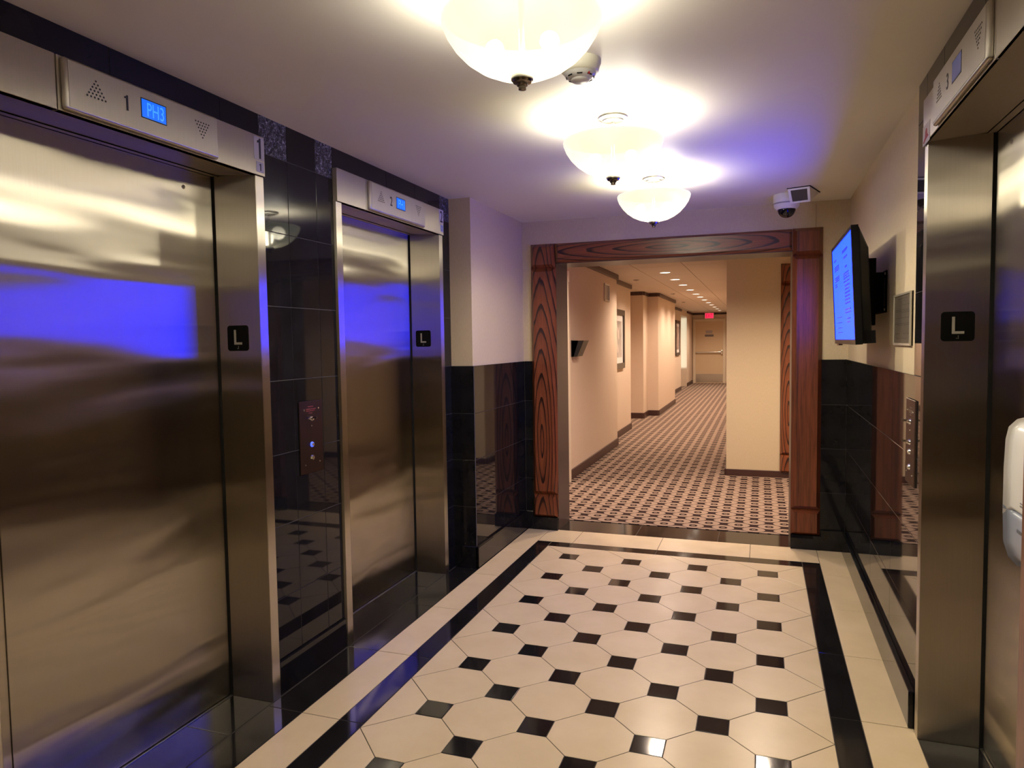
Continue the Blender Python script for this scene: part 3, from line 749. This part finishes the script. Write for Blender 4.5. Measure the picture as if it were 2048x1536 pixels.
# dome camera and wedge fixture
t = thing('dome_camera', 'white security dome camera on the ceiling near the archway', 'security camera', (1.398, 0.34, ZC))
MB().lathe([(0, 0), (0.080, 0), (0.083, -0.006), (0.083, -0.060), (0.080, -0.064), (0.078, -0.078), (0.062, -0.096), (0, -0.096)], 48).build('housing', WHITE, t, smooth=True)
MB().lathe([(0.0832, -0.056), (0.0838, -0.060), (0.0832, -0.064)], 48).build('seam_ring', plain('seam_grey', (0.35, 0.35, 0.36), 0.5), t, smooth=True)
MB().lathe([(0.056, -0.094)] + [(0.056 * math.cos(a), -0.096 - 0.054 * math.sin(a)) for a in [math.radians(x) for x in range(0, 91, 10)]], 40).build('lens_dome', plain('smoked_dome', (0.006, 0.006, 0.008), 0.06), t, smooth=True)
t = thing('ceiling_sensor', 'white framed wedge sensor with dark window on the ceiling by the dome camera', 'sensor', (1.46, 0.115, ZC), rotz=-0.30)
wv = [(-0.066, 0, -0.004), (0.066, 0, -0.004), (0.066, 0.24, -0.004), (-0.066, 0.24, -0.004), (-0.060, 0.045, -0.088), (0.060, 0.045, -0.088)]
MB().add(wv, [(0, 1, 2, 3), (0, 4, 5, 1), (1, 5, 2), (0, 3, 4), (4, 3, 2, 5)]).build('housing', plain('sensor_white', (0.66, 0.62, 0.54), 0.5), t)
MB().box(-0.070, 0.070, -0.004, 0.245, -0.005, 0.001).build('mounting_gap', BLKM, t)
def quad_on(face, u0, u1, v0, v1, off):
    a, bq, c, d = [Vector(p) for p in face]; n_ = (bq - a).cross(d - a).normalized() * off
    P = lambda u, v: (a * (1 - u) * (1 - v) + bq * u * (1 - v) + c * u * v + d * (1 - u) * v)
    q = [P(u0, v0), P(u1, v0), P(u1, v1), P(u0, v1)]
    return [tuple(p) for p in q] + [tuple(p + n_) for p in q]
face = [wv[4], wv[5], wv[1], wv[0]]
bf = [(0, 3, 2, 1), (4, 5, 6, 7), (0, 1, 5, 4), (1, 2, 6, 5), (2, 3, 7, 6), (3, 0, 4, 7)]
m = MB()
for u0, u1, v0, v1 in ((0, 1, 0, .12), (0, 1, .88, 1), (0, .12, .12, .88), (.88, 1, .12, .88)): m.add(quad_on(face, u0, u1, v0, v1, 0.004), bf)
m.build('window_frame', WHITE, t)
MB().add(quad_on(face, .12, .88, .12, .88, 0.001), bf).build('window', plain('tinted_window', (0.05, 0.045, 0.05), 0.2), t)

# ------------------------------------------------------------------ television and mount
tv = thing('television', 'flat black television with bright blue text screen tilted from the right wall', 'television', (1.642, -0.735, 1.45))
TW, TH, TILT = 0.93, 0.53, -0.047
SCR, nt, b = newmat('blue_screen')
b.inputs['Base Color'].default_value = (0.01, 0.01, 0.02, 1); b.inputs['Roughness'].default_value = 0.4; b.inputs['Specular IOR Level'].default_value = 0.1
b.inputs['Emission Color'].default_value = (*SCREEN, 1); b.inputs['Emission Strength'].default_value = 1.0
def tvpart(m, name, mat, parent=tv, bevel=0.0, smooth=False):
    o = m.build(name, mat, parent, (0, 0, 0), (0, TILT, 0) if parent is tv else (0, 0, 0), bevel=bevel, smooth=smooth); return o
bz = 0.017
m = MB()
m.box(0, 0.03, -TW / 2, TW / 2, TH - bz, TH); m.box(0, 0.03, -TW / 2, TW / 2, 0, 0.024); m.box(0, 0.03, -TW / 2, -TW / 2 + bz, 0.024, TH - bz); m.box(0, 0.03, TW / 2 - bz, TW / 2, 0.024, TH - bz)
tvpart(m, 'bezel', BLKP)
scr = tvpart(MB().box(0.003, 0.02, -TW / 2 + bz, TW / 2 - bz, 0.024, TH - bz), 'screen', SCR)
STX = plain('screen_text', (0.01, 0.01, 0.02), 0.3, emis=(0.012, 0.03, 0.42), estr=1.0)
m = MB()
def tline(p0, p1, z, hh=0.007):
    """p along the screen from the far end (0) to the near end (1), broken into words"""
    p = p0
    while p < p1 - 0.01:
        q = min(p1, p + random.uniform(0.03, 0.07))
        y_a = TW / 2 - bz - p * (TW - 2 * bz); y_b = TW / 2 - bz - q * (TW - 2 * bz)
        m.box(0.0022, 0.0032, y_b, y_a, z - hh / 2, z + hh / 2); p = q + 0.012
for z in (0.455,): tline(0.55, 0.80, z, 0.014)
for z in (0.422,): tline(0.60, 0.78, z, 0.010)
for z in (0.375,): tline(0.66, 0.76, z, 0.010)
for z in (0.448,): tline(0.10, 0.22, z, 0.010)
for z in (0.412, 0.402, 0.392, 0.355, 0.345, 0.335): tline(0.12, 0.36, z)
for z in (0.318, 0.306): tline(0.12, 0.24, z)
for z in (0.345, 0.333, 0.321, 0.305): tline(0.58, 0.84, z)
for z in (0.285, 0.268, 0.251, 0.234, 0.217, 0.200): tline(0.62, 0.84, z, 0.008)
for z in (0.170, 0.155): tline(0.60, 0.86, z)
for z in (0.125, 0.108): tline(0.68, 0.82, z)
for z in (0.140, 0.112, 0.084, 0.060): tline(0.16, 0.42, z, 0.004)
tag(m.build('screen_text', STX, scr), kind='stuff')
tvpart(MB().add([(0.03, -TW / 2, 0), (0.03, TW / 2, 0), (0.03, TW / 2, TH), (0.03, -TW / 2, TH), (0.075, -TW / 2 + 0.05, 0.02), (0.075, TW / 2 - 0.05, 0.02), (0.075, TW / 2 - 0.05, TH - 0.10), (0.075, -TW / 2 + 0.05, TH - 0.10)],
        [(0, 1, 2, 3), (4, 7, 6, 5), (0, 4, 5, 1), (1, 5, 6, 2), (2, 6, 7, 3), (3, 7, 4, 0)]), 'back_cover', BLKP, bevel=0.01)
tvpart(MB().box(0.0, 0.02, TW / 2 - 0.20, TW / 2 - 0.10, -0.008, 0.001), 'sensor_bar', plain('dark_red_plastic', (0.05, 0.008, 0.008), 0.3))
tvpart(MB().box(0.028, 0.085, -TW / 2 + 0.02, TW / 2 - 0.02, 0.003, 0.06), 'connector_box', BLKP)
mt = thing('television_mount', 'black steel wall bracket holding the television off the wall', 'wall mount', (XR, -0.735, 1.60))
MB().box(-0.006, 0, -0.165, 0.165, 0.0, 0.03).box(-0.006, 0, -0.165, 0.165, 0.17, 0.20).box(-0.006, 0, -0.165, -0.125, 0.03, 0.17).box(-0.006, 0, 0.125, 0.165, 0.03, 0.17).box(-0.006, 0, -0.03, 0.03, 0.03, 0.17).build('wall_plate', BLKM, mt)
for y in (-0.10, 0.10): MB().box(-0.050, -0.006, y - 0.012, y + 0.012, 0.005, 0.195).build('arm', BLKM, mt)
for y in (-0.145, 0.145):
    MB().box(-0.085, -0.048, y - 0.015, y + 0.015, -0.06, 0.26).build('rail', BLKM, mt)
MB().box(-0.060, -0.045, -0.15, 0.15, 0.03, 0.06).box(-0.060, -0.045, -0.15, 0.15, 0.14, 0.17).build('cross_bar', BLKM, mt)
for y in (-0.145, 0.145):
    for z in (0.015, 0.185): MB().tube((-0.006, y, z), (-0.010, y, z), 0.006, 8).build('bolt', GREYSIL, mt)

# framed permit
t = thing('permit_frame', 'clear acrylic frame holding a brown printed permit beside the television', 'frame', (XR, -1.339, 1.446))
MB().box(-0.006, 0, -0.19, 0.19, 0, 0.218).build('backing', plain('acrylic_back', (0.35, 0.30, 0.24), 0.2), t)
PAP = plain('permit_paper', (0.105, 0.085, 0.065), 0.35)
pp = MB().box(-0.008, -0.0055, -0.170, 0.182, 0.012, 0.208).build('paper', PAP, t)
m = MB()
for z, p0, p1 in ((0.196, -0.10, 0.10), (0.186, -0.07, 0.07), (0.170, -0.15, 0.06), (0.150, -0.15, 0.15), (0.144, -0.15, 0.15), (0.138, -0.15, 0.02), (0.115, -0.15, 0.13), (0.092, -0.15, 0.15), (0.086, -0.15, 0.10), (0.050, -0.15, -0.04), (0.050, 0.05, 0.15), (0.030, -0.10, 0.12)):
    p = p0
    while p < p1:
        q = min(p1 + 0.01, p + random.uniform(0.012, 0.05)); m.box(-0.0084, -0.0079, p, q, z - 0.0015, z + 0.0015); p = q + 0.008
tag(m.build('printed_lines', plain('permit_ink', (0.062, 0.05, 0.04), 0.5), pp), kind='stuff')
ACR = plain('acrylic_edge', (0.42, 0.38, 0.32), 0.12, spec=0.8)
MB().box(-0.012, 0, -0.19, -0.172, 0, 0.218).box(-0.012, 0, 0.184, 0.19, 0, 0.218).box(-0.012, 0, -0.172, 0.184, 0, 0.010).box(-0.012, 0, -0.172, 0.184, 0.210, 0.218).build('frame_edge', ACR, t, bevel=0.001, seg=1)

# hand sanitizer dispenser
t = thing('sanitizer_dispenser', 'white and grey hand sanitizer dispenser on the wall by elevator three', 'soap dispenser', (XRT, -3.13, 1.022))
def prof_body(z0, z1, pr, name, mat, hw=0.062, bev=0.010):
    """extrude a side profile (depth, z) across the width"""
    n_ = len(pr); vs = [(-d, -hw, z) for d, z in pr] + [(-d, hw, z) for d, z in pr]
    return MB().add(vs, [tuple(range(n_)), tuple(range(2 * n_ - 1, n_ - 1, -1))] + [(i, (i + 1) % n_, n_ + (i + 1) % n_, n_ + i) for i in range(n_)]).build(name, mat, t, bevel=bev, seg=3, smooth=True)
prof_body(0, 0, [(0, 0.118), (0.092, 0.118), (0.092, 0.200), (0.090, 0.255), (0.086, 0.276), (0.076, 0.287), (0.060, 0.292), (0, 0.292)], 'cover', plain('dispenser_white', (0.86, 0.85, 0.87), 0.3))
prof_body(0, 0, [(0, 0.012), (0.070, 0.014), (0.082, 0.028), (0.090, 0.055), (0.092, 0.117), (0, 0.117)], 'push_bar', plain('dispenser_grey', (0.33, 0.36, 0.47), 0.35))
MB().tube((-0.072, 0, 0.016), (-0.068, 0, -0.010), 0.012, 14, 0.006).build('nozzle', WHITE, t, smooth=True)
MB().box(-0.0928, -0.0915, -0.03, -0.004, 0.136, 0.139).box(-0.0928, -0.0915, -0.03, -0.004, 0.142, 0.144).box(-0.0928, -0.0915, -0.03, -0.027, 0.136, 0.150).build('printed_mark', plain('mark_grey', (0.25, 0.25, 0.27), 0.5), t)
MB().box(-0.0928, -0.091, -0.025, 0.01, 0.084, 0.090).build('push_mark', plain('mark_dark', (0.12, 0.13, 0.16), 0.5), t)

# ------------------------------------------------------------------ corridor shell
CX0, CX1, CYE = -2.6, 3.4, 20.6
cf = MB().box(CX0, CX1, 0.985, CYE + 0.1, -0.1, 0.004).build('floor_corridor', CARPET)
tag(cf, 'brown patterned carpet running down the long corridor', 'carpet', kind='structure')
cc = MB().box(CX0, CX1, 0.985, CYE + 0.1, ZC, ZC + 0.1).build('ceiling_corridor', GROUT)
tag(cc, 'panelled off-white corridor ceiling with recessed downlights', 'ceiling', kind='structure')
ys_ = [0.985] + [2.05 + 1.22 * k for k in range(16)]; ys_.append(CYE)
xs_ = [-2.6, -1.5, -0.89, -0.28, 0.335, 0.94, 1.55, 3.4]
for a, b_ in zip(ys_, ys_[1:]):
    for c, d in zip(xs_, xs_[1:]):
        box('ceiling_panel', CEIL2, c + 0.004, d - 0.004, a + 0.004, b_ - 0.004, ZC - 0.006, ZC + 0.01, cc)
cw = [('wall_corridor_near', 'peach corridor wall with a black file pocket and vent plate', (-1.9, -0.68, 2.55, 5.32)),
      ('wall_corridor_picture', 'peach corridor wall carrying the nearest framed picture', (-1.9, -0.82, 5.32, 7.25)),
      ('wall_corridor_recess', 'recessed corridor wall with a beige service door', (-1.9, -1.25, 7.25, 8.90)),
      ('wall_corridor_return', 'stepped corridor wall return before the pilaster', (-1.9, -0.865, 8.90, 9.47)),
      ('wall_corridor_pilaster', 'long peach pilaster wall halfway down the corridor', (-1.9, -0.66, 9.47, 12.35)),
      ('wall_corridor_far', 'distant corridor wall with a framed picture before the daylit opening', (-1.9, -1.02, 12.35, 17.15)),
      ('wall_corridor_last', 'short corridor wall between the daylit opening and the exit door', (-1.9, -1.0, 18.75, CYE))]
for nm, lb, (x0, x1, y0, y1) in cw:
    tag(MB().box(x0, x1, y0, y1, 0, ZC).build(nm, PAPER2), lb, 'wall', kind='structure')
o = MB().box(-1.9, -1.02, 17.15, 18.75, 2.24, ZC).build('wall_corridor_lintel', PAPER2); tag(o, 'lintel over the daylit side opening', 'wall', kind='structure')
o = MB().box(-1.95, -1.9, 17.1, 18.8, 0, ZC).build('wall_alcove', plain('pale_alcove_paint', (0.72, 0.78, 0.72), 0.7)); tag(o, 'pale wall inside the daylit side opening', 'wall', kind='structure')
o = MB().box(0.893, 3.4, 3.352, CYE, 0, ZC).build('wall_corridor_right', wallpaper('column_wallpaper', (0.55, 0.44, 0.29), (0.63, 0.51, 0.35))); tag(o, 'cream wall block beside the corridor behind the archway', 'wall', kind='structure')
o = MB().box(-1.0, 0.9, CYE, CYE + 0.1, 0, ZC).build('wall_corridor_end', PAPER2); tag(o, 'end wall of the corridor holding the exit door', 'wall', kind='structure')
o = MB().box(CX0 - 0.1, CX0, 0.985, 2.6, 0, ZC).build('wall_cross_left', PAPER2); tag(o, 'left end wall of the cross passage behind the archway', 'wall', kind='structure')
o = MB().box(CX0, -1.9, 2.55, 2.65, 0, ZC).build('wall_cross_back', PAPER2); tag(o, 'back wall of the cross passage left of the corridor', 'wall', kind='structure')
o = MB().box(CX1, CX1 + 0.1, 0.985, 3.4, 0, ZC).build('wall_cross_right', PAPER2); tag(o, 'right end wall of the cross passage behind the archway', 'wall', kind='structure')
o = MB().box(CX0, -0.7, 0.90, 0.985, 0, ZC).box(1.81, CX1, 0.90, 0.985, 0, ZC).build('wall_cross_front', PAPER2); tag(o, 'front wall of the cross passage either side of the archway', 'wall', kind='structure')
# door frame at the near end of the left corridor wall
o = MB().box(-0.74, -0.640, 2.50, 2.549, 0.004, 2.21).box(-0.70, -0.630, 2.495, 2.515, 2.10, 2.215).build('trim_5', OFFWHITE, bevel=0.003, seg=1)
tag(o, 'cream painted door casing edge just inside the archway', 'door casing', kind='structure')
# skirtings and crown mouldings
def runs(name, lab, segs, z0, z1, d, mat):
    m = MB()
    for (x0, y0, x1, y1, nx, ny) in segs:
        xa, xb = sorted((x0, x1)); ya, yb = sorted((y0, y1))
        m.box(min(xa, xa + nx * d), max(xb, xb + nx * d), min(ya, ya + ny * d), max(yb, yb + ny * d), z0, z1)
    return tag(m.build(name, mat, bevel=0.004, seg=1), lab, 'baseboard' if z0 < 1 else 'moulding', kind='structure')
SEG = [('near_wall', 'near the file pocket', [(-0.68, 2.55, -0.68, 5.32, 1, 0), (-0.82, 5.32, -0.68, 5.32, 0, 1)]),
       ('picture_wall', 'under the nearest framed picture wall', [(-0.82, 5.34, -0.82, 7.25, 1, 0)]),
       ('pilaster', 'around the stepped pilaster', [(-1.25, 8.90, -0.865, 8.90, 0, -1), (-0.865, 8.90, -0.865, 9.47, 1, 0), (-0.865, 9.47, -0.66, 9.47, 0, -1), (-0.66, 9.47, -0.66, 12.35, 1, 0)]),
       ('far_wall', 'along the distant picture wall', [(-1.02, 12.35, -1.02, 17.15, 1, 0), (-1.0, 18.75, -1.0, CYE, 1, 0)])]
for nm, where, segs in SEG:
    runs('baseboard_' + nm, 'dark brown corridor baseboard ' + where, segs, 0.004, 0.11, 0.018, BROWNB)
    runs('trim_crown_' + nm, 'dark brown crown moulding ' + where, segs, 2.345, ZC - 0.007, 0.03, BROWNB)
runs('baseboard_column', 'dark brown baseboard on the cream wall block behind the archway', [(0.893, 3.352, 3.3, 3.352, 0, -1), (0.893, 3.352, 0.893, CYE, -1, 0)], 0.004, 0.075, 0.02, BROWNB)
runs('trim_crown_end', 'dark brown crown moulding over the exit door', [(-1.0, CYE, 0.893, CYE, 0, -1)], 2.345, ZC - 0.007, 0.03, BROWNB)

# service door in the recess
d5 = thing('door_5', 'narrow beige service door set in the corridor recess', 'door', (-1.25, 8.10, 0.004), kind='structure')
box('door_leaf', DOORPAINT, -1.25, -1.235, 7.65, 8.55, 0.004, 2.09, d5); box('kick_plate', GREYSIL, -1.235, -1.231, 7.68, 8.52, 0.02, 0.28, d5)
for a, b_ in ((7.57, 7.65), (8.55, 8.63)): box('door_casing', OFFWHITE, -1.25, -1.215, a, b_, 0.004, 2.17, d5)
box('door_casing', OFFWHITE, -1.25, -1.215, 7.65, 8.55, 2.09, 2.17, d5)

# exit door
d4 = thing('door_4', 'beige exit door with push bar and steel kick plate at the corridor end', 'door', (-0.43, CYE, 0.004), kind='structure')
box('door_leaf', DOORPAINT, -0.885, 0.03, CYE - 0.012, CYE, 0.004, 2.12, d4)
for a, b_ in ((-0.965, -0.885), (0.03, 0.11)): box('door_casing', OFFWHITE, a, b_, CYE - 0.05, CYE, 0.004, 2.20, d4)
box('door_casing', OFFWHITE, -0.885, 0.03, CYE - 0.05, CYE, 2.12, 2.20, d4)
box('kick_plate', GREYSIL, -0.875, 0.02, CYE - 0.015, CYE - 0.012, 0.03, 0.32, d4)
bar = box('push_bar', GREYSIL, -0.875, 0.01, CYE - 0.075, CYE - 0.045, 1.03, 1.08, d4, bevel=0.008)
box('latch_case', GREYSIL, -0.04, 0.015, CYE - 0.085, CYE - 0.012, 0.99, 1.13, d4, bevel=0.006)
box('bar_bracket', GREYSIL, -0.875, -0.84, CYE - 0.05, CYE - 0.012, 1.03, 1.08, d4)
box('notice_plate', plain('notice_silver', (0.40, 0.34, 0.34), 0.4), -0.545, -0.325, CYE - 0.014, CYE - 0.012, 1.70, 1.81, d4)
box('notice_plate', plain('notice_dark', (0.16, 0.13, 0.13), 0.4), -0.575, -0.285, CYE - 0.014, CYE - 0.012, 1.595, 1.67, d4)

ex = thing('exit_sign', 'small glowing red EXIT sign hung over the corridor end door', 'exit sign', (-0.42, CYE - 0.10, 2.20))
MB().box(-0.15, 0.15, -0.03, 0.03, 0, 0.205).build('housing', plain('exit_housing', (0.7, 0.55, 0.5), 0.4), ex, bevel=0.006)
fc = MB().box(-0.135, 0.135, -0.034, -0.028, 0.022, 0.188).build('face', plain('exit_red', (0.5, 0.02, 0.04), 0.4, emis=(1.0, 0.03, 0.10), estr=1.0), ex)
link('lettering', fit(text_mesh('EXIT', 0.1, plain('exit_letters', (0.1, 0.0, 0.01), 0.4, emis=(0.22, 0.0, 0.012), estr=1.0), 0.002), 0.21, 0.12), fc, (0, -0.036, 0.105), FACE_NY)
MB().tube((0, 0, 0.20), (0, 0, 0.215), 0.03, 12).build('mounting', WHITE, ex)

# downlights
DGLOW = plain('downlight_glow', (0.9, 0.85, 0.75), 0.4, emis=(1.0, 0.90, 0.74), estr=5.0)
DLY = [2.2, 5.28, 6.48, 7.65, 8.92, 10.2, 11.25, 12.45, 13.8, 15.0, 16.3, 17.6, 18.9]
dl0 = None
for k, yy in enumerate(DLY):
    xx = 0.0 if k else -1.2  # the first is an added, unseen light over the cross passage
    t = thing('downlight', 'round recessed downlight glowing in the corridor ceiling row', 'downlight', (xx, yy, ZC - 0.006), group='recessed downlights down the corridor ceiling')
    if dl0 is None:
        MB().lathe([(0.066, 0), (0.088, 0), (0.088, -0.004), (0.080, -0.007), (0.066, -0.004)], 32).build('trim_ring', WHITE, t, smooth=True)
        MB().lathe([(0, -0.003), (0.067, -0.003), (0.067, 0.0), (0, 0)], 32).build('diffuser', DGLOW, t)
        dl0 = t
    else:
        for ch in dl0.children:
            if ch.type == 'MESH': c = ch.copy(); C.objects.link(c); c.parent = t
    ld = bpy.data.lights.new('downlight_lamp', 'SPOT'); ld.energy = DOWN_W; ld.color = DOWN_COL; ld.spot_size = math.radians(150); ld.spot_blend = 0.8; ld.shadow_soft_size = 0.06
    lo = bpy.data.objects.new('downlight_lamp', ld); C.objects.link(lo); lo.parent = t; lo.location = (0, 0, -0.015)
for xx, yy in ((2.4, 2.1), (0.35, 1.9), (1.25, 1.9)):  # added fill lights, hidden from view, brightening the wall beyond the archway
    t = thing('downlight', 'added out-of-view downlight over the cross passage behind the archway', 'downlight', (xx, yy, ZC - 0.006), group='recessed downlights down the corridor ceiling')
    for ch in dl0.children:
        if ch.type == 'MESH': c = ch.copy(); C.objects.link(c); c.parent = t
    ld = bpy.data.lights.new('downlight_lamp', 'SPOT'); ld.energy = DOWN_W; ld.color = DOWN_COL; ld.spot_size = math.radians(150); ld.spot_blend = 0.8; ld.shadow_soft_size = 0.06
    lo = bpy.data.objects.new('downlight_lamp', ld); C.objects.link(lo); lo.parent = t; lo.location = (0, 0, -0.015)
# daylight through the side opening
ld = bpy.data.lights.new('daylight', 'AREA'); ld.energy = 6; ld.color = (0.80, 1.0, 0.92); ld.shape = 'RECTANGLE'; ld.size = 1.2; ld.size_y = 1.6
lo = bpy.data.objects.new('daylight', ld); C.objects.link(lo); lo.location = (-1.60, 18.72, 1.4); lo.rotation_euler = (H, 0, 0)

for x_, y_ in ((-0.56, 6.28), (-0.43, 9.9), (-0.55, 13.2)):
    t = thing('sprinkler_plate', 'small dark round sprinkler plate in the corridor ceiling', 'sprinkler', (x_, y_, ZC - 0.006), group='sprinkler plates in the corridor ceiling')
    MB().lathe([(0, 0), (0.045, 0), (0.045, -0.006), (0.030, -0.012), (0, -0.012)], 24).build('cover_plate', DKNICK, t, smooth=True)

# framed pictures
def art(seed, tint):
    m, nt, b = newmat('print_' + str(seed))
    n = noise(nt, coords(nt, 'Object', (1, 1, 1), (seed, seed * 2, 0)), 5.0, 4.0, 0.6, 0.6)
    nt.links.new(ramp(nt, n, [(0.3, tuple(c * 0.45 for c in tint)), (0.5, tint), (0.7, (0.75, 0.62, 0.55))]), b.inputs['Base Color']); b.inputs['Roughness'].default_value = 0.3
    return m
def picture(label, x, y0, y1, z0, z1, seed, tint):
    t = thing('framed_picture', label, 'picture', (x, (y0 + y1) / 2, z0), group='framed pictures on the corridor wall')
    w2, hh = (y1 - y0) / 2, z1 - z0; fw = 0.085
    FR = plain('dark_bronze_frame', (0.045, 0.033, 0.028), 0.3)
    for nm, q in (('frame_rail', (-w2, w2, 0, fw)), ('frame_rail', (-w2, w2, hh - fw, hh)), ('frame_stile', (-w2, -w2 + fw, fw, hh - fw)), ('frame_stile', (w2 - fw, w2, fw, hh - fw))):
        MB().box(0, 0.035, *q).build(nm, FR, t, bevel=0.004, seg=1)
    mt_ = MB().box(0, 0.012, -w2 + fw, w2 - fw, fw, hh - fw).build('mat_board', plain('mat_white', (0.74, 0.68, 0.64), 0.5), t)
    MB().box(0.0115, 0.0135, -w2 + fw + 0.09, w2 - fw - 0.09, fw + 0.09, hh - fw - 0.09).build('print', art(seed, tint), mt_)
picture('dark framed pale print on the near corridor wall', -0.82, 5.72, 6.55, 1.06, 1.965, 3, (0.42, 0.36, 0.34))
picture('dark framed print hung far down the corridor', -1.02, 15.6, 16.65, 1.05, 2.05, 8, (0.40, 0.25, 0.20))

# file pocket and vent plate
t = thing('file_pocket', 'black plastic wall file pocket on the near corridor wall', 'file holder', (-0.68, 2.86, 1.32))
PK = plain('pocket_black', (0.018, 0.018, 0.020), 0.35)
MB().box(0, 0.008, -0.13, 0.13, 0.0, 0.18).build('back_plate', PK, t)
def pocket(nm, d0, d1, z0, z1):
    m = MB()
    m.add([(d0, -0.12, z0), (d0, 0.12, z0), (d1, 0.12, z1), (d1, -0.12, z1), (d0 + 0.005, -0.12, z0), (d0 + 0.005, 0.12, z0), (d1 + 0.005, 0.12, z1), (d1 + 0.005, -0.12, z1)],
          [(0, 1, 2, 3), (4, 7, 6, 5), (0, 4, 5, 1), (2, 6, 7, 3), (0, 3, 7, 4), (1, 5, 6, 2)])
    for y in (-0.12, 0.117): m.add([(0, y, z0), (d0 + .004, y, z0), (d1 + .004, y, z1), (0, y, z1), (0, y + .003, z0), (d0 + .004, y + .003, z0), (d1 + .004, y + .003, z1), (0, y + .003, z1)], bf)
    m.add([(0, -0.12, z0), (d0 + .004, -0.12, z0), (d0 + .004, 0.12, z0), (0, 0.12, z0), (0, -0.12, z0 + .003), (d0 + .004, -0.12, z0 + .003), (d0 + .004, 0.12, z0 + .003), (0, 0.12, z0 + .003)], bf)
    m.build(nm, PK, t)
pocket('inner_pocket', 0.02, 0.075, 0.0, 0.175); pocket('outer_pocket', 0.06, 0.135, 0.005, 0.175)
t = thing('vent_plate', 'small silver framed grille high on the near corridor wall', 'vent', (-0.68, 4.60, 2.005))
MB().box(0, 0.018, -0.15, -0.125, 0, 0.23).box(0, 0.018, 0.125, 0.15, 0, 0.23).box(0, 0.018, -0.125, 0.125, 0, 0.02).box(0, 0.018, -0.125, 0.125, 0.21, 0.23).build('frame', GREYSIL, t)
MB().box(0, 0.004, -0.125, 0.125, 0.02, 0.21).build('backing', plain('vent_back', (0.10, 0.08, 0.07), 0.6), t)
for k in range(6): MB().box(0.004, 0.012, -0.105 + k * 0.04, -0.085 + k * 0.04, 0.022, 0.208).build('louvre', GREYSIL, t)
